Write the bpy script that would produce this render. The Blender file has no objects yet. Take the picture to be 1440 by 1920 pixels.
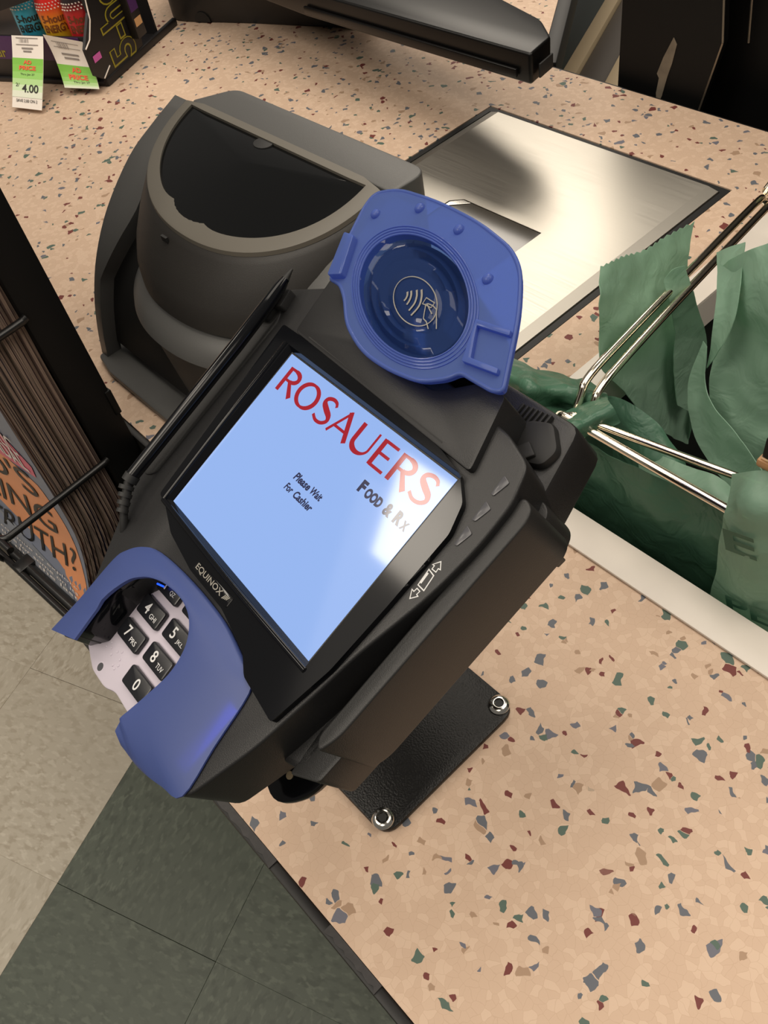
import bpy, bmesh, math, random
from mathutils import Vector, Matrix
random.seed(7)
SC = bpy.context.scene
COL = SC.collection

# ------------------------------------------------------------------ camera
CAMZ = 0.48
RX = Vector((0.66988, 0.72751, -0.14829)); RD = Vector((0.50705, -0.59416, -0.62440)); RF = Vector((-0.54237, 0.34308, -0.76690))
cam = bpy.data.cameras.new('camera'); cam.sensor_fit = 'HORIZONTAL'; cam.sensor_width = 36.0
cam.lens = 41.25; cam.clip_start = 0.01; cam.clip_end = 60
co = bpy.data.objects.new('camera', cam); COL.objects.link(co)
m3 = Matrix((RX, -RD, -RF)).transposed()
co.matrix_world = Matrix.Translation((0, 0, CAMZ)) @ m3.to_4x4()
SC.camera = co
# ------------------------------------------------------------------ world, lights, exposure
SC.view_settings.view_transform = 'Standard'; SC.view_settings.look = 'None'
SC.view_settings.gamma = 1.0; SC.view_settings.use_curve_mapping = False
SC.view_settings.exposure = 0.0
w = bpy.data.worlds.new('store'); SC.world = w; w.use_nodes = True
w.node_tree.nodes['Background'].inputs[0].default_value = (1.0, 0.93, 0.84, 1)
w.node_tree.nodes['Background'].inputs[1].default_value = 0.17
def overhead_light(x, y, power, sx=0.6, sy=1.2, z=2.3, col=(1.0, 0.90, 0.77), rot=0.0):  # serves store fluorescents and a few added fill lights
    l = bpy.data.lights.new('fluorescent_or_fill', 'AREA'); l.shape = 'RECTANGLE'
    l.size = sx; l.size_y = sy; l.energy = power; l.color = col
    o = bpy.data.objects.new('fluorescent_or_fill', l); o.location = (x, y, z); o.rotation_euler = (0, 0, rot)
    COL.objects.link(o)
overhead_light(-2.50, -0.80, 9, 0.50, 0.46)
overhead_light(-2.20, -1.50, 6, 1.60, 1.5, 2.32)  # added broad dim light, lightens the right side of the screen
overhead_light(-2.55, 2.85, 46, 1.6, 1.0)
overhead_light(0.9, 1.5, 40, 1.2, 2.4)
overhead_light(-1.0, 0.6, 34, 1.6, 2.0)
overhead_light(0.8, -1.4, 16, 1.2, 1.2)
overhead_light(-0.9, -1.5, 34, 1.2, 1.2)  # added fill to brighten the magazine covers and the floor

# ------------------------------------------------------------------ materials
def lin(c):
    return tuple((x/255/12.92 if x/255 <= 0.04045 else ((x/255+0.055)/1.055)**2.4) for x in c) + (1.0,)
def mat(name, c, rough=0.5, metal=0.0, spec=0.5, noise=0.0, nscale=200.0, bump=0.0, bscale=800.0, emit=None, estr=0.0, coat=0.0):
    m = bpy.data.materials.new(name); m.use_nodes = True
    nt = m.node_tree; b = nt.nodes['Principled BSDF']
    b.inputs['Base Color'].default_value = lin(c); b.inputs['Roughness'].default_value = rough
    b.inputs['Metallic'].default_value = metal; b.inputs['Specular IOR Level'].default_value = spec
    b.inputs['Coat Weight'].default_value = coat
    if emit: b.inputs['Emission Color'].default_value = lin(emit); b.inputs['Emission Strength'].default_value = estr
    tc = nt.nodes.new('ShaderNodeTexCoord')
    if noise:
        n = nt.nodes.new('ShaderNodeTexNoise'); n.inputs['Scale'].default_value = nscale; n.inputs['Detail'].default_value = 4
        nt.links.new(tc.outputs['Object'], n.inputs['Vector'])
        r = nt.nodes.new('ShaderNodeMapRange'); r.inputs['From Min'].default_value = .3; r.inputs['From Max'].default_value = .7
        r.inputs['To Min'].default_value = 1-noise; r.inputs['To Max'].default_value = 1+noise
        nt.links.new(n.outputs['Fac'], r.inputs['Value'])
        mx = nt.nodes.new('ShaderNodeVectorMath'); mx.operation = 'SCALE'
        mx.inputs[0].default_value = lin(c)[:3]; nt.links.new(r.outputs[0], mx.inputs['Scale'])
        nt.links.new(mx.outputs[0], b.inputs['Base Color'])
    if bump:
        n2 = nt.nodes.new('ShaderNodeTexNoise'); n2.inputs['Scale'].default_value = bscale
        nt.links.new(tc.outputs['Object'], n2.inputs['Vector'])
        bp = nt.nodes.new('ShaderNodeBump'); bp.inputs['Strength'].default_value = bump; bp.inputs['Distance'].default_value = 0.001
        nt.links.new(n2.outputs['Fac'], bp.inputs['Height']); nt.links.new(bp.outputs[0], b.inputs['Normal'])
    return m
def mixrgb(nt, fac, a, b):
    n = nt.nodes.new('ShaderNodeMix'); n.data_type = 'RGBA'
    for s, v in ((0, fac), (6, a), (7, b)):
        if hasattr(v, 'is_linked'): nt.links.new(v, n.inputs[s])
        else: n.inputs[s].default_value = v
    return n.outputs[2]
def gt(nt, v, t, soft=0.0):
    n = nt.nodes.new('ShaderNodeMapRange'); n.inputs['From Min'].default_value = t-soft-1e-4; n.inputs['From Max'].default_value = t+soft+1e-4
    nt.links.new(v, n.inputs['Value']); return n.outputs[0]
def laminate():
    m = bpy.data.materials.new('terrazzo_laminate'); m.use_nodes = True; nt = m.node_tree; b = nt.nodes['Principled BSDF']
    tc = nt.nodes.new('ShaderNodeTexCoord'); src = tc.outputs['Object']
    nz = nt.nodes.new('ShaderNodeTexNoise'); nz.inputs['Scale'].default_value = 170; nz.inputs['Detail'].default_value = 1
    nt.links.new(src, nz.inputs['Vector'])
    sub = nt.nodes.new('ShaderNodeVectorMath'); sub.operation = 'SUBTRACT'; sub.inputs[1].default_value = (.5, .5, .5); nt.links.new(nz.outputs['Color'], sub.inputs[0])
    sc = nt.nodes.new('ShaderNodeVectorMath'); sc.operation = 'SCALE'; sc.inputs['Scale'].default_value = 0.0042; nt.links.new(sub.outputs[0], sc.inputs[0])
    ad = nt.nodes.new('ShaderNodeVectorMath'); ad.operation = 'ADD'; nt.links.new(src, ad.inputs[0]); nt.links.new(sc.outputs[0], ad.inputs[1])
    def vor(scale, off, feat='F1'):
        v = nt.nodes.new('ShaderNodeTexVoronoi'); v.voronoi_dimensions = '2D'; v.feature = feat; v.inputs['Scale'].default_value = scale
        o = nt.nodes.new('ShaderNodeVectorMath'); o.operation = 'ADD'; o.inputs[1].default_value = (off, off*1.7, 0)
        nt.links.new(ad.outputs[0], o.inputs[0]); nt.links.new(o.outputs[0], v.inputs['Vector']); return v
    def sep(v):
        s = nt.nodes.new('ShaderNodeSeparateColor'); nt.links.new(v.outputs['Color'], s.inputs[0]); return s.outputs
    base = lin((200, 173, 150)); pale = lin((207, 181, 158)); line = lin((178, 148, 124))
    v0 = vor(225, 0.0); s0 = sep(v0)
    c = mixrgb(nt, gt(nt, s0[0], .62, .03), base, pale)
    ve = vor(225, 0.0, 'DISTANCE_TO_EDGE')
    inv = nt.nodes.new('ShaderNodeMapRange'); inv.inputs['From Min'].default_value = 0.0; inv.inputs['From Max'].default_value = 0.05
    inv.inputs['To Min'].default_value = 0.40; inv.inputs['To Max'].default_value = 0.0; nt.links.new(ve.outputs['Distance'], inv.inputs['Value'])
    c = mixrgb(nt, inv.outputs[0], c, line)
    for scale, off, thr in ((165, 3.1, .960), (240, 7.7, .970), (360, 5.3, .985)):
        v = vor(scale, off); s = sep(v)
        ramp = nt.nodes.new('ShaderNodeValToRGB'); ramp.color_ramp.interpolation = 'CONSTANT'
        cols = [(0, (98, 101, 108)), (.27, (112, 58, 54)), (.50, (84, 102, 92)), (.70, (164, 136, 112)), (.88, (106, 106, 116))]
        el = ramp.color_ramp.elements
        el[0].position = 0; el[0].color = lin(cols[0][1]); el[1].position = cols[1][0]; el[1].color = lin(cols[1][1])
        for p, k in cols[2:]:
            e = el.new(p); e.color = lin(k)
        nt.links.new(s[1], ramp.inputs[0])
        e2 = vor(scale, off, 'DISTANCE_TO_EDGE'); g2 = gt(nt, e2.outputs['Distance'], 0.03, .01)
        mul = nt.nodes.new('ShaderNodeMath'); mul.operation = 'MULTIPLY'
        nt.links.new(gt(nt, s[0], thr), mul.inputs[0]); nt.links.new(g2, mul.inputs[1])
        c = mixrgb(nt, mul.outputs[0], c, ramp.outputs[0])
    nt.links.new(c, b.inputs['Base Color']); b.inputs['Roughness'].default_value = 0.55; b.inputs['Specular IOR Level'].default_value = 0.3
    return m
def vinyl(name, c1, c2, c3):
    m = bpy.data.materials.new(name); m.use_nodes = True; nt = m.node_tree; b = nt.nodes['Principled BSDF']
    tc = nt.nodes.new('ShaderNodeTexCoord')
    mp = nt.nodes.new('ShaderNodeMapping'); mp.inputs['Scale'].default_value = (1, 1.9, 1); mp.inputs['Rotation'].default_value = (0, 0, .9)
    nt.links.new(tc.outputs['Object'], mp.inputs[0])
    def nz(s, d=3, off=0):
        n = nt.nodes.new('ShaderNodeTexNoise'); n.inputs['Scale'].default_value = s; n.inputs['Detail'].default_value = d
        n.noise_dimensions = '4D'; n.inputs['W'].default_value = off; nt.links.new(mp.outputs[0], n.inputs['Vector']); return n.outputs['Fac']
    a = mixrgb(nt, gt(nt, nz(42, 2, 1), .55, .06), lin(c1), lin(c2))
    a = mixrgb(nt, gt(nt, nz(60, 2, 5), .58, .05), a, lin(c3))
    a = mixrgb(nt, gt(nt, nz(3, 4, 9), .5, .25), a, lin(tuple(x*.93 for x in c1)))
    nt.links.new(a, b.inputs['Base Color']); b.inputs['Roughness'].default_value = .45; b.inputs['Specular IOR Level'].default_value = .35
    return m
def translucent(name, c, alpha, rough=.2, tint=None, trans=.35, bump=0.0, spec=.5):
    """sheet plastic: part see-through, part diffuse and translucent, with a gloss"""
    m = bpy.data.materials.new(name); m.use_nodes = True; nt = m.node_tree
    for n in list(nt.nodes): nt.nodes.remove(n)
    out = nt.nodes.new('ShaderNodeOutputMaterial')
    d = nt.nodes.new('ShaderNodeBsdfPrincipled'); d.inputs['Base Color'].default_value = lin(c); d.inputs['Roughness'].default_value = rough
    d.inputs['Specular IOR Level'].default_value = spec
    tl = nt.nodes.new('ShaderNodeBsdfTranslucent'); tl.inputs[0].default_value = lin(c)
    tp = nt.nodes.new('ShaderNodeBsdfTransparent'); tp.inputs[0].default_value = lin(tint or c)
    a = nt.nodes.new('ShaderNodeMixShader'); a.inputs[0].default_value = trans
    nt.links.new(d.outputs[0], a.inputs[1]); nt.links.new(tl.outputs[0], a.inputs[2])
    e = nt.nodes.new('ShaderNodeMixShader'); e.inputs[0].default_value = alpha
    nt.links.new(tp.outputs[0], e.inputs[1]); nt.links.new(a.outputs[0], e.inputs[2])
    nt.links.new(e.outputs[0], out.inputs[0])
    if bump:
        tc = nt.nodes.new('ShaderNodeTexCoord'); n = nt.nodes.new('ShaderNodeTexNoise'); n.inputs['Scale'].default_value = 45; n.inputs['Detail'].default_value = 3
        n.inputs['Distortion'].default_value = 1.2
        nt.links.new(tc.outputs['Object'], n.inputs['Vector'])
        bp = nt.nodes.new('ShaderNodeBump'); bp.inputs['Strength'].default_value = bump; bp.inputs['Distance'].default_value = .004
        nt.links.new(n.outputs['Fac'], bp.inputs['Height']); nt.links.new(bp.outputs[0], d.inputs['Normal']); nt.links.new(bp.outputs[0], tl.inputs['Normal'])
    return m
def brushed():
    m = mat('brushed_steel', (205, 200, 190), .30, 1.0); nt = m.node_tree; b = nt.nodes['Principled BSDF']
    tc = nt.nodes.new('ShaderNodeTexCoord'); mp = nt.nodes.new('ShaderNodeMapping'); mp.inputs['Scale'].default_value = (14, 900, 14)
    n = nt.nodes.new('ShaderNodeTexNoise'); n.inputs['Scale'].default_value = 1.0; n.inputs['Detail'].default_value = 2
    nt.links.new(tc.outputs['Object'], mp.inputs[0]); nt.links.new(mp.outputs[0], n.inputs['Vector'])
    r = nt.nodes.new('ShaderNodeMapRange'); r.inputs['To Min'].default_value = .36; r.inputs['To Max'].default_value = .50
    nt.links.new(n.outputs['Fac'], r.inputs['Value']); nt.links.new(r.outputs[0], b.inputs['Roughness'])
    b.inputs['Anisotropic'].default_value = .5
    return m
def pages_mat():
    m = mat('magazine_pages', (150, 128, 112), .7); nt = m.node_tree; b = nt.nodes['Principled BSDF']
    tc = nt.nodes.new('ShaderNodeTexCoord'); mp = nt.nodes.new('ShaderNodeMapping'); mp.inputs['Scale'].default_value = (5, 1300, 3)
    n = nt.nodes.new('ShaderNodeTexNoise'); n.inputs['Scale'].default_value = 1.0; n.inputs['Detail'].default_value = 2
    nt.links.new(tc.outputs['Object'], mp.inputs[0]); nt.links.new(mp.outputs[0], n.inputs['Vector'])
    rp = nt.nodes.new('ShaderNodeValToRGB'); e = rp.color_ramp.elements
    e[0].position = .36; e[0].color = lin((54, 44, 46)); e[1].position = .66; e[1].color = lin((164, 142, 126))
    nt.links.new(n.outputs['Fac'], rp.inputs[0]); nt.links.new(rp.outputs[0], b.inputs['Base Color'])
    return m
M = dict(
    laminate=laminate(),
    black=mat('matte_black_plastic', (34, 34, 34), .46, bump=.15, bscale=2600),
    shell=mat('charcoal_shell_plastic', (28, 28, 29), .42, bump=.12, bscale=2600),
    gloss=mat('gloss_black_plastic', (12, 13, 16), .09, spec=.3),
    rubber=mat('black_rubber', (24, 24, 24), .6),
    powder=mat('black_powder_coat', (10, 10, 10), .36, spec=.3, bump=.35, bscale=900),
    steel=brushed(), chrome=mat('chrome', (238, 228, 208), .12, 1.0), zinc=mat('polished_zinc', (215, 212, 205), .16, 1.0),
    screen=mat('lit_screen', (20, 25, 40), .06, spec=.6, emit=(154, 187, 246), estr=.92),
    red_ink=mat('red_screen_letters', (60, 8, 10), .06, spec=.6, emit=(166, 28, 44), estr=.85),
    dark_ink=mat('dark_screen_letters', (18, 18, 30), .06, spec=.6, emit=(44, 46, 78), estr=.8),
    white_ink=mat('white_print', (215, 215, 215), .5), silver=mat('silver_badge_print', (205, 200, 190), .25, .8),
    keypad=mat('pale_lilac_keypad', (196, 188, 200), .5), key=mat('black_key', (26, 27, 31), .3),
    shield=translucent('frosted_blue_rubber', (80, 98, 160), .90, .42, (90, 125, 220), .34, spec=.6),
    cless=translucent('translucent_blue_plastic', (118, 144, 210), .58, .12, (130, 158, 238), .45),
    lens=translucent('clear_blue_dome', (64, 94, 165), .34, .03, (110, 145, 215), .3, spec=.9),
    led=mat('blue_led', (10, 20, 120), .2, emit=(25, 70, 255), estr=2.6),
    button=mat('grey_led_window', (78, 78, 82), .25),
    tower=mat('charcoal_tower_plastic', (40, 38, 36), .48, bump=.15, bscale=2400),
    tower_grey=mat('grey_tower_plastic', (80, 80, 79), .42, bump=.15, bscale=2400),
    rim=mat('grey_rim_plastic', (96, 92, 84), .45), window=mat('smoked_window', (10, 11, 12), .07, spec=.4), scan=mat('dark_scan_glass', (58, 54, 48), .12, spec=.5),
    white=mat('white_painted_steel', (222, 214, 204), .4, noise=.03, nscale=30),
    trim=mat('black_edge_band', (16, 15, 15), .5), grey_trim=mat('grey_worn_edge_band', (50, 48, 48), .6, noise=.2, nscale=300),
    subfloor=mat('tile_joint_dirt', (104, 100, 88), .8), cabinet=mat('dark_counter_cabinet', (52, 48, 44), .6), well=mat('dark_well_lining', (24, 30, 26), .6),
    bag=translucent('green_plastic_bag', (164, 198, 176), .82, .36, (170, 205, 180), .45, bump=.5),
    bag_dark=translucent('deep_green_plastic_bag', (84, 126, 103), .93, .34, (120, 165, 135), .28, bump=.6),
    bag_print=mat('faded_bag_print', (48, 92, 70), .5),
    monitor=mat('black_monitor_plastic', (12, 11, 11), .32, spec=.3),
    wire=mat('black_coated_wire', (20, 20, 20), .3), panel=mat('black_laminate_panel', (9, 9, 9), .55, spec=.25),
    pages=pages_mat(), cream=vinyl('cream_vinyl', (192, 183, 166), (166, 154, 135), (210, 202, 186)),
    green=vinyl('green_vinyl', (86, 93, 82), (68, 74, 65), (106, 113, 100)),
    beige=mat('beige_laminate', (176, 158, 128), .5), greyp=mat('grey_brown_panel', (78, 72, 66), .5), slate=mat('slate_green_panel', (44, 50, 46), .35),
    edge=mat('painted_edge_highlight', (150, 140, 125), .35, .7), sticker=mat('torn_sticker', (112, 102, 88), .7, noise=.25, nscale=60),  # edge: light caught by the cabinet edges, put into a pale colour
)
def flat(name, c, rough=.5): 
    if name not in M: M[name] = mat(name, c, rough)
    return M[name]

# ------------------------------------------------------------------ object helpers
WLOC = {}
def root(name, label, cat, loc, group=None):
    o = bpy.data.objects.new(name, None); o.empty_display_size = .02; COL.objects.link(o); o.location = loc; WLOC[o.name] = Vector(loc)
    o['label'] = label; o['category'] = cat
    if group: o['group'] = group
    return o
def tag(o, label, cat, group=None):
    o['label'] = label; o['category'] = cat
    if group: o['group'] = group
    return o
def link(name, verts, faces, m, parent=None, smooth=40, label=None, mats=None, fmat=None):
    verts = [Vector(v) for v in verts]
    lo = Vector([min(v[i] for v in verts) for i in range(3)]); hi = Vector([max(v[i] for v in verts) for i in range(3)])
    c = (lo+hi)/2
    me = bpy.data.meshes.new(name); me.from_pydata([v-c for v in verts], [], faces)
    bm = bmesh.new(); bm.from_mesh(me); bmesh.ops.recalc_face_normals(bm, faces=bm.faces); bm.to_mesh(me); bm.free()
    me.materials.append(M[m] if isinstance(m, str) else m)
    for x in mats or []: me.materials.append(M[x])
    if fmat:
        for p in me.polygons: p.material_index = fmat[p.index]
    if smooth:
        for p in me.polygons: p.use_smooth = True
        me.set_sharp_from_angle(angle=math.radians(smooth))
    o = bpy.data.objects.new(name, me); COL.objects.link(o); WLOC[o.name] = c
    if parent: o.parent = parent; o.location = c-WLOC[parent.name]
    else: o.location = c
    if label: o['label'] = label
    return o
def link_bm(name, bm, m, parent=None, smooth=40, label=None, T=None):
    bm.verts.index_update(); vs = [v.co.copy() for v in bm.verts]
    if T: vs = [T(v) for v in vs]
    fs = [[v.index for v in f.verts] for f in bm.faces]; bm.free()
    return link(name, vs, fs, m, parent, smooth, label)
class Acc:
    """collects several pieces that are one part"""
    def __init__(s): s.v = []; s.f = []
    def add(s, v, f):
        n = len(s.v); s.v += [Vector(x) for x in v]; s.f += [[i+n for i in q] for q in f]; return s
    def bm(s, bm):
        bm.verts.index_update(); s.add([v.co for v in bm.verts], [[v.index for v in f.verts] for f in bm.faces]); bm.free(); return s
    def build(s, name, m, parent=None, smooth=40, label=None, T=None):
        vs = [T(v) for v in s.v] if T else s.v
        return link(name, vs, s.f, m, parent, smooth, label)
def prism(poly, z0, z1, bev=0.0, seg=2, draft=0.0):
    bm = bmesh.new(); n = len(poly)
    cx = sum(p[0] for p in poly)/n; cy = sum(p[1] for p in poly)/n
    b = [bm.verts.new((cx+(p[0]-cx)*(1-draft), cy+(p[1]-cy)*(1-draft), z0)) for p in poly]; t = [bm.verts.new((p[0], p[1], z1)) for p in poly]
    bm.faces.new(b[::-1]); bm.faces.new(t)
    for i in range(n): bm.faces.new((b[i], b[(i+1) % n], t[(i+1) % n], t[i]))
    bmesh.ops.recalc_face_normals(bm, faces=bm.faces)
    if bev:
        es = [e for e in bm.edges if len(e.link_faces) == 2 and e.calc_face_angle(0) > .7]
        bmesh.ops.bevel(bm, geom=es, offset=bev, segments=seg, affect='EDGES', profile=.5, clamp_overlap=True)
    return bm
def box(x0, x1, y0, y1, z0, z1, bev=0.0, seg=2):
    return prism([(x0, y0), (x1, y0), (x1, y1), (x0, y1)], z0, z1, bev, seg)
def rpoly(poly, r, n=5):
    out = []; N = len(poly)
    for i in range(N):
        p = Vector(poly[i]); a = Vector(poly[i-1]); b = Vector(poly[(i+1) % N])
        rr = r[i] if isinstance(r, (list, tuple)) else r
        da = (a-p); db = (b-p); k = min(rr, da.length*.48, db.length*.48)
        if k <= 1e-9: out.append(tuple(p)); continue
        p0 = p+da.normalized()*k; p1 = p+db.normalized()*k
        for j in range(n+1):
            t = j/n; out.append(tuple((p0*(1-t)**2+p*2*t*(1-t)+p1*t*t)))
    return out
def circle(cx, cy, rx, ry=None, n=32, a0=0, a1=2*math.pi):
    ry = ry or rx; full = abs(a1-a0-2*math.pi) < 1e-6
    return [(cx+rx*math.cos(a0+(a1-a0)*i/(n if full else n-1)), cy+ry*math.sin(a0+(a1-a0)*i/(n if full else n-1))) for i in range(n)]
def spline(pts, k=6):
    P = [Vector(p) for p in pts]; P = [2*P[0]-P[1]]+P+[2*P[-1]-P[-2]]; out = []
    for i in range(1, len(P)-2):
        for j in range(k):
            t = j/k; a, b, c, d = P[i-1:i+3]
            out.append(.5*((2*b)+(c-a)*t+(2*a-5*b+4*c-d)*t*t+(3*b-a-3*c+d)*t**3))
    return out+[P[-2]]
def tube(pts, r, n=10, k=0, cap=True, radii=None):
    P = spline(pts, k) if k else [Vector(p) for p in pts]
    vs = []; fs = []; up = None
    for i, p in enumerate(P):
        t = (P[min(i+1, len(P)-1)]-P[max(i-1, 0)]).normalized()
        if up is None: up = t.orthogonal().normalized()
        up = (up-t*up.dot(t)).normalized(); s = t.cross(up)
        rr = radii[i] if radii else r
        for j in range(n):
            a = 2*math.pi*j/n; vs.append(p+(up*math.cos(a)+s*math.sin(a))*rr)
    for i in range(len(P)-1):
        for j in range(n): fs.append((i*n+j, i*n+(j+1) % n, (i+1)*n+(j+1) % n, (i+1)*n+j))
    if cap: fs += [tuple(range(n))[::-1], tuple(range((len(P)-1)*n, len(P)*n))]
    return vs, fs
def loft(rings, cap0=True, cap1=True):
    n = len(rings[0]); vs = [v for r in rings for v in r]; fs = []
    for i in range(len(rings)-1):
        for j in range(n): fs.append((i*n+j, i*n+(j+1) % n, (i+1)*n+(j+1) % n, (i+1)*n+j))
    if cap0: fs.append(tuple(range(n))[::-1])
    if cap1: fs.append(tuple(range((len(rings)-1)*n, len(rings)*n)))
    return vs, fs
def cat(P, t):
    n = len(P)-1; i = min(int(t*n), n-1); f = t*n-i
    g = lambda k: P[k] if 0 <= k <= n else (2*P[0]-P[1] if k < 0 else 2*P[n]-P[n-1])
    a, b, c, d = g(i-1), g(i), g(i+1), g(i+2)
    return .5*((2*b)+(c-a)*f+(2*a-5*b+4*c-d)*f*f+(3*b-a-3*c+d)*f**3)
def sheet(rows, k=6, th=.0006, ripple=0.0, seed=0, serrate=0.0):
    """a thin skin with real thickness through a grid of control points"""
    rows = [[Vector(p) for p in r] for r in rows]
    nu = (len(rows)-1)*k+1; nv = (len(rows[0])-1)*k+1; G = []
    for i in range(nu):
        R = [cat([rows[a][b] for a in range(len(rows))], i/(nu-1)) for b in range(len(rows[0]))]
        G.append([cat(R, j/(nv-1)) for j in range(nv)])
    from mathutils import noise as mn
    def nrm(i, j):
        a = G[min(i+1, nu-1)][j]-G[max(i-1, 0)][j]; b = G[i][min(j+1, nv-1)]-G[i][max(j-1, 0)]
        n = a.cross(b); return n.normalized() if n.length > 1e-12 else Vector((0, 0, 1))
    N = [[nrm(i, j) for j in range(nv)] for i in range(nu)]
    F = []; B = []
    for i in range(nu):
        for j in range(nv):
            p = G[i][j].copy()
            if ripple:
                q = p*38+Vector((seed*3.1, seed, 0)); e = 1-abs(mn.noise(q))*2.2; e2 = mn.noise(p*95+Vector((0, seed, 0)))
                p += N[i][j]*(ripple*(e*.7+e2*.35))
            if serrate and i == 0: p += (G[1][j]-G[0][j]).normalized()*(serrate if j % 2 else 0)
            F.append(p); B.append(p-N[i][j]*th)
    n = len(F); fs = []
    ix = lambda i, j: i*nv+j
    for i in range(nu-1):
        for j in range(nv-1):
            fs.append((ix(i, j), ix(i, j+1), ix(i+1, j+1), ix(i+1, j))); fs.append((n+ix(i, j), n+ix(i+1, j), n+ix(i+1, j+1), n+ix(i, j+1)))
    rim = [ix(0, j) for j in range(nv)]+[ix(i, nv-1) for i in range(1, nu)]+[ix(nu-1, j) for j in range(nv-2, -1, -1)]+[ix(i, 0) for i in range(nu-2, 0, -1)]
    for a, b in zip(rim, rim[1:]+rim[:1]): fs.append((a, n+a, n+b, b))
    return F+B, fs
def stroke(pts, wd, z=0.0, closed=False):
    """flat print: a polyline with width (one value or one per point)"""
    P = [Vector((p[0], p[1])) for p in pts]; n = len(P); vs = []; fs = []
    for i, p in enumerate(P):
        a = P[(i-1) % n] if (closed or i > 0) else p; b = P[(i+1) % n] if (closed or i < n-1) else p
        d1 = (p-a).normalized() if (p-a).length > 0 else (b-p).normalized(); d2 = (b-p).normalized() if (b-p).length > 0 else d1
        t = (d1+d2); t = t.normalized() if t.length > 1e-6 else d1
        nn = Vector((-t.y, t.x)); k = max(.5, nn.dot(Vector((-d1.y, d1.x))))
        h = (wd[i] if isinstance(wd, (list, tuple)) else wd)/2/k
        vs += [(p.x+nn.x*h, p.y+nn.y*h, z), (p.x-nn.x*h, p.y-nn.y*h, z)]
    for i in range(n if closed else n-1):
        j = (i+1) % n; fs.append((2*i, 2*i+1, 2*j+1, 2*j))
    return vs, fs
TXT = {}
def text(s, wdt, hgt, cx=0, cy=0, z=0.0, bold=0.0, shear=0.0, rot=0.0):
    """flat lettering fitted into a width and a height (None keeps the proportion), centred"""
    key = (s, bold, shear)
    if key not in TXT:
        cu = bpy.data.curves.new('t', 'FONT'); cu.body = s; cu.offset = bold; cu.shear = shear; cu.align_x = 'CENTER'; cu.resolution_u = 4
        ob = bpy.data.objects.new('t', cu); COL.objects.link(ob)
        dg = bpy.context.evaluated_depsgraph_get(); me = bpy.data.meshes.new_from_object(ob.evaluated_get(dg))
        TXT[key] = ([v.co.copy() for v in me.vertices], [tuple(p.vertices) for p in me.polygons])
        bpy.data.objects.remove(ob); bpy.data.curves.remove(cu); bpy.data.meshes.remove(me)
    vs, fs = TXT[key]
    x0 = min(v.x for v in vs); x1 = max(v.x for v in vs); y0 = min(v.y for v in vs); y1 = max(v.y for v in vs)
    sy = hgt/(y1-y0) if hgt else wdt/(x1-x0); sx = wdt/(x1-x0) if wdt else sy
    c, sn = math.cos(rot), math.sin(rot); out = []
    for v in vs:
        x = (v.x-(x0+x1)/2)*sx; y = (v.y-(y0+y1)/2)*sy
        out.append((cx+x*c-y*sn, cy+x*sn+y*c, z))
    return out, fs
def frame(o, u, v, n, s=1.0):
    o, u, v, n = Vector(o), Vector(u), Vector(v), Vector(n)
    return lambda p: o+u*(p[0]*s)+v*(p[1]*s)+n*(p[2]*s)

# ================================================================== SETTING
FZ = -0.90
fl = link('floor', [(-6, -4, FZ-.02), (4, -4, FZ-.02), (4, 5, FZ-.02), (-6, 5, FZ-.02), (-6, -4, FZ-.006), (4, -4, FZ-.006), (4, 5, FZ-.006), (-6, 5, FZ-.006)],
          [(0, 1, 2, 3), (4, 5, 6, 7), (0, 1, 5, 4), (1, 2, 6, 5), (2, 3, 7, 6), (3, 0, 4, 7)], 'subfloor', smooth=0)
fl['kind'] = 'structure'
TA = Vector((-.898, -.063)); TD = Vector((.397, -.918)); TE = Vector((.918, .397)); TS = .305
tb = prism([(0, 0), (TS-.0003, 0), (TS-.0003, TS-.0003), (0, TS-.0003)], -.006, 0, .0003, 1)
tb.verts.index_update(); tv = [v.co.copy() for v in tb.verts]; tf = [[v.index for v in f.verts] for f in tb.faces]; tb.free()
tmesh = {}
for nm in ('cream', 'green'):
    me = bpy.data.meshes.new('tile'); me.from_pydata([(v.x-TS/2, v.y-TS/2, v.z) for v in tv], [], tf); me.materials.append(M[nm]); tmesh[nm] = me
ang = math.atan2(TD.y, TD.x)
for i in range(-5, 3):
    for k in range(-6, 8):
        c2 = TA+TE*((i+.5)*TS)+TD*(-.10+(k+.5)*TS)
        if c2.y > .35 or c2.x < -2.6 or c2.x > .6: continue
        o = bpy.data.objects.new('tile', tmesh['cream' if i < 0 else 'green']); COL.objects.link(o); o.parent = fl
        o.location = Vector((c2.x, c2.y, FZ))-WLOC[fl.name]; o.rotation_euler = (0, 0, ang+(math.pi/2)*((i+k) % 2)); WLOC[o.name] = Vector((c2.x, c2.y, FZ))

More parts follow.
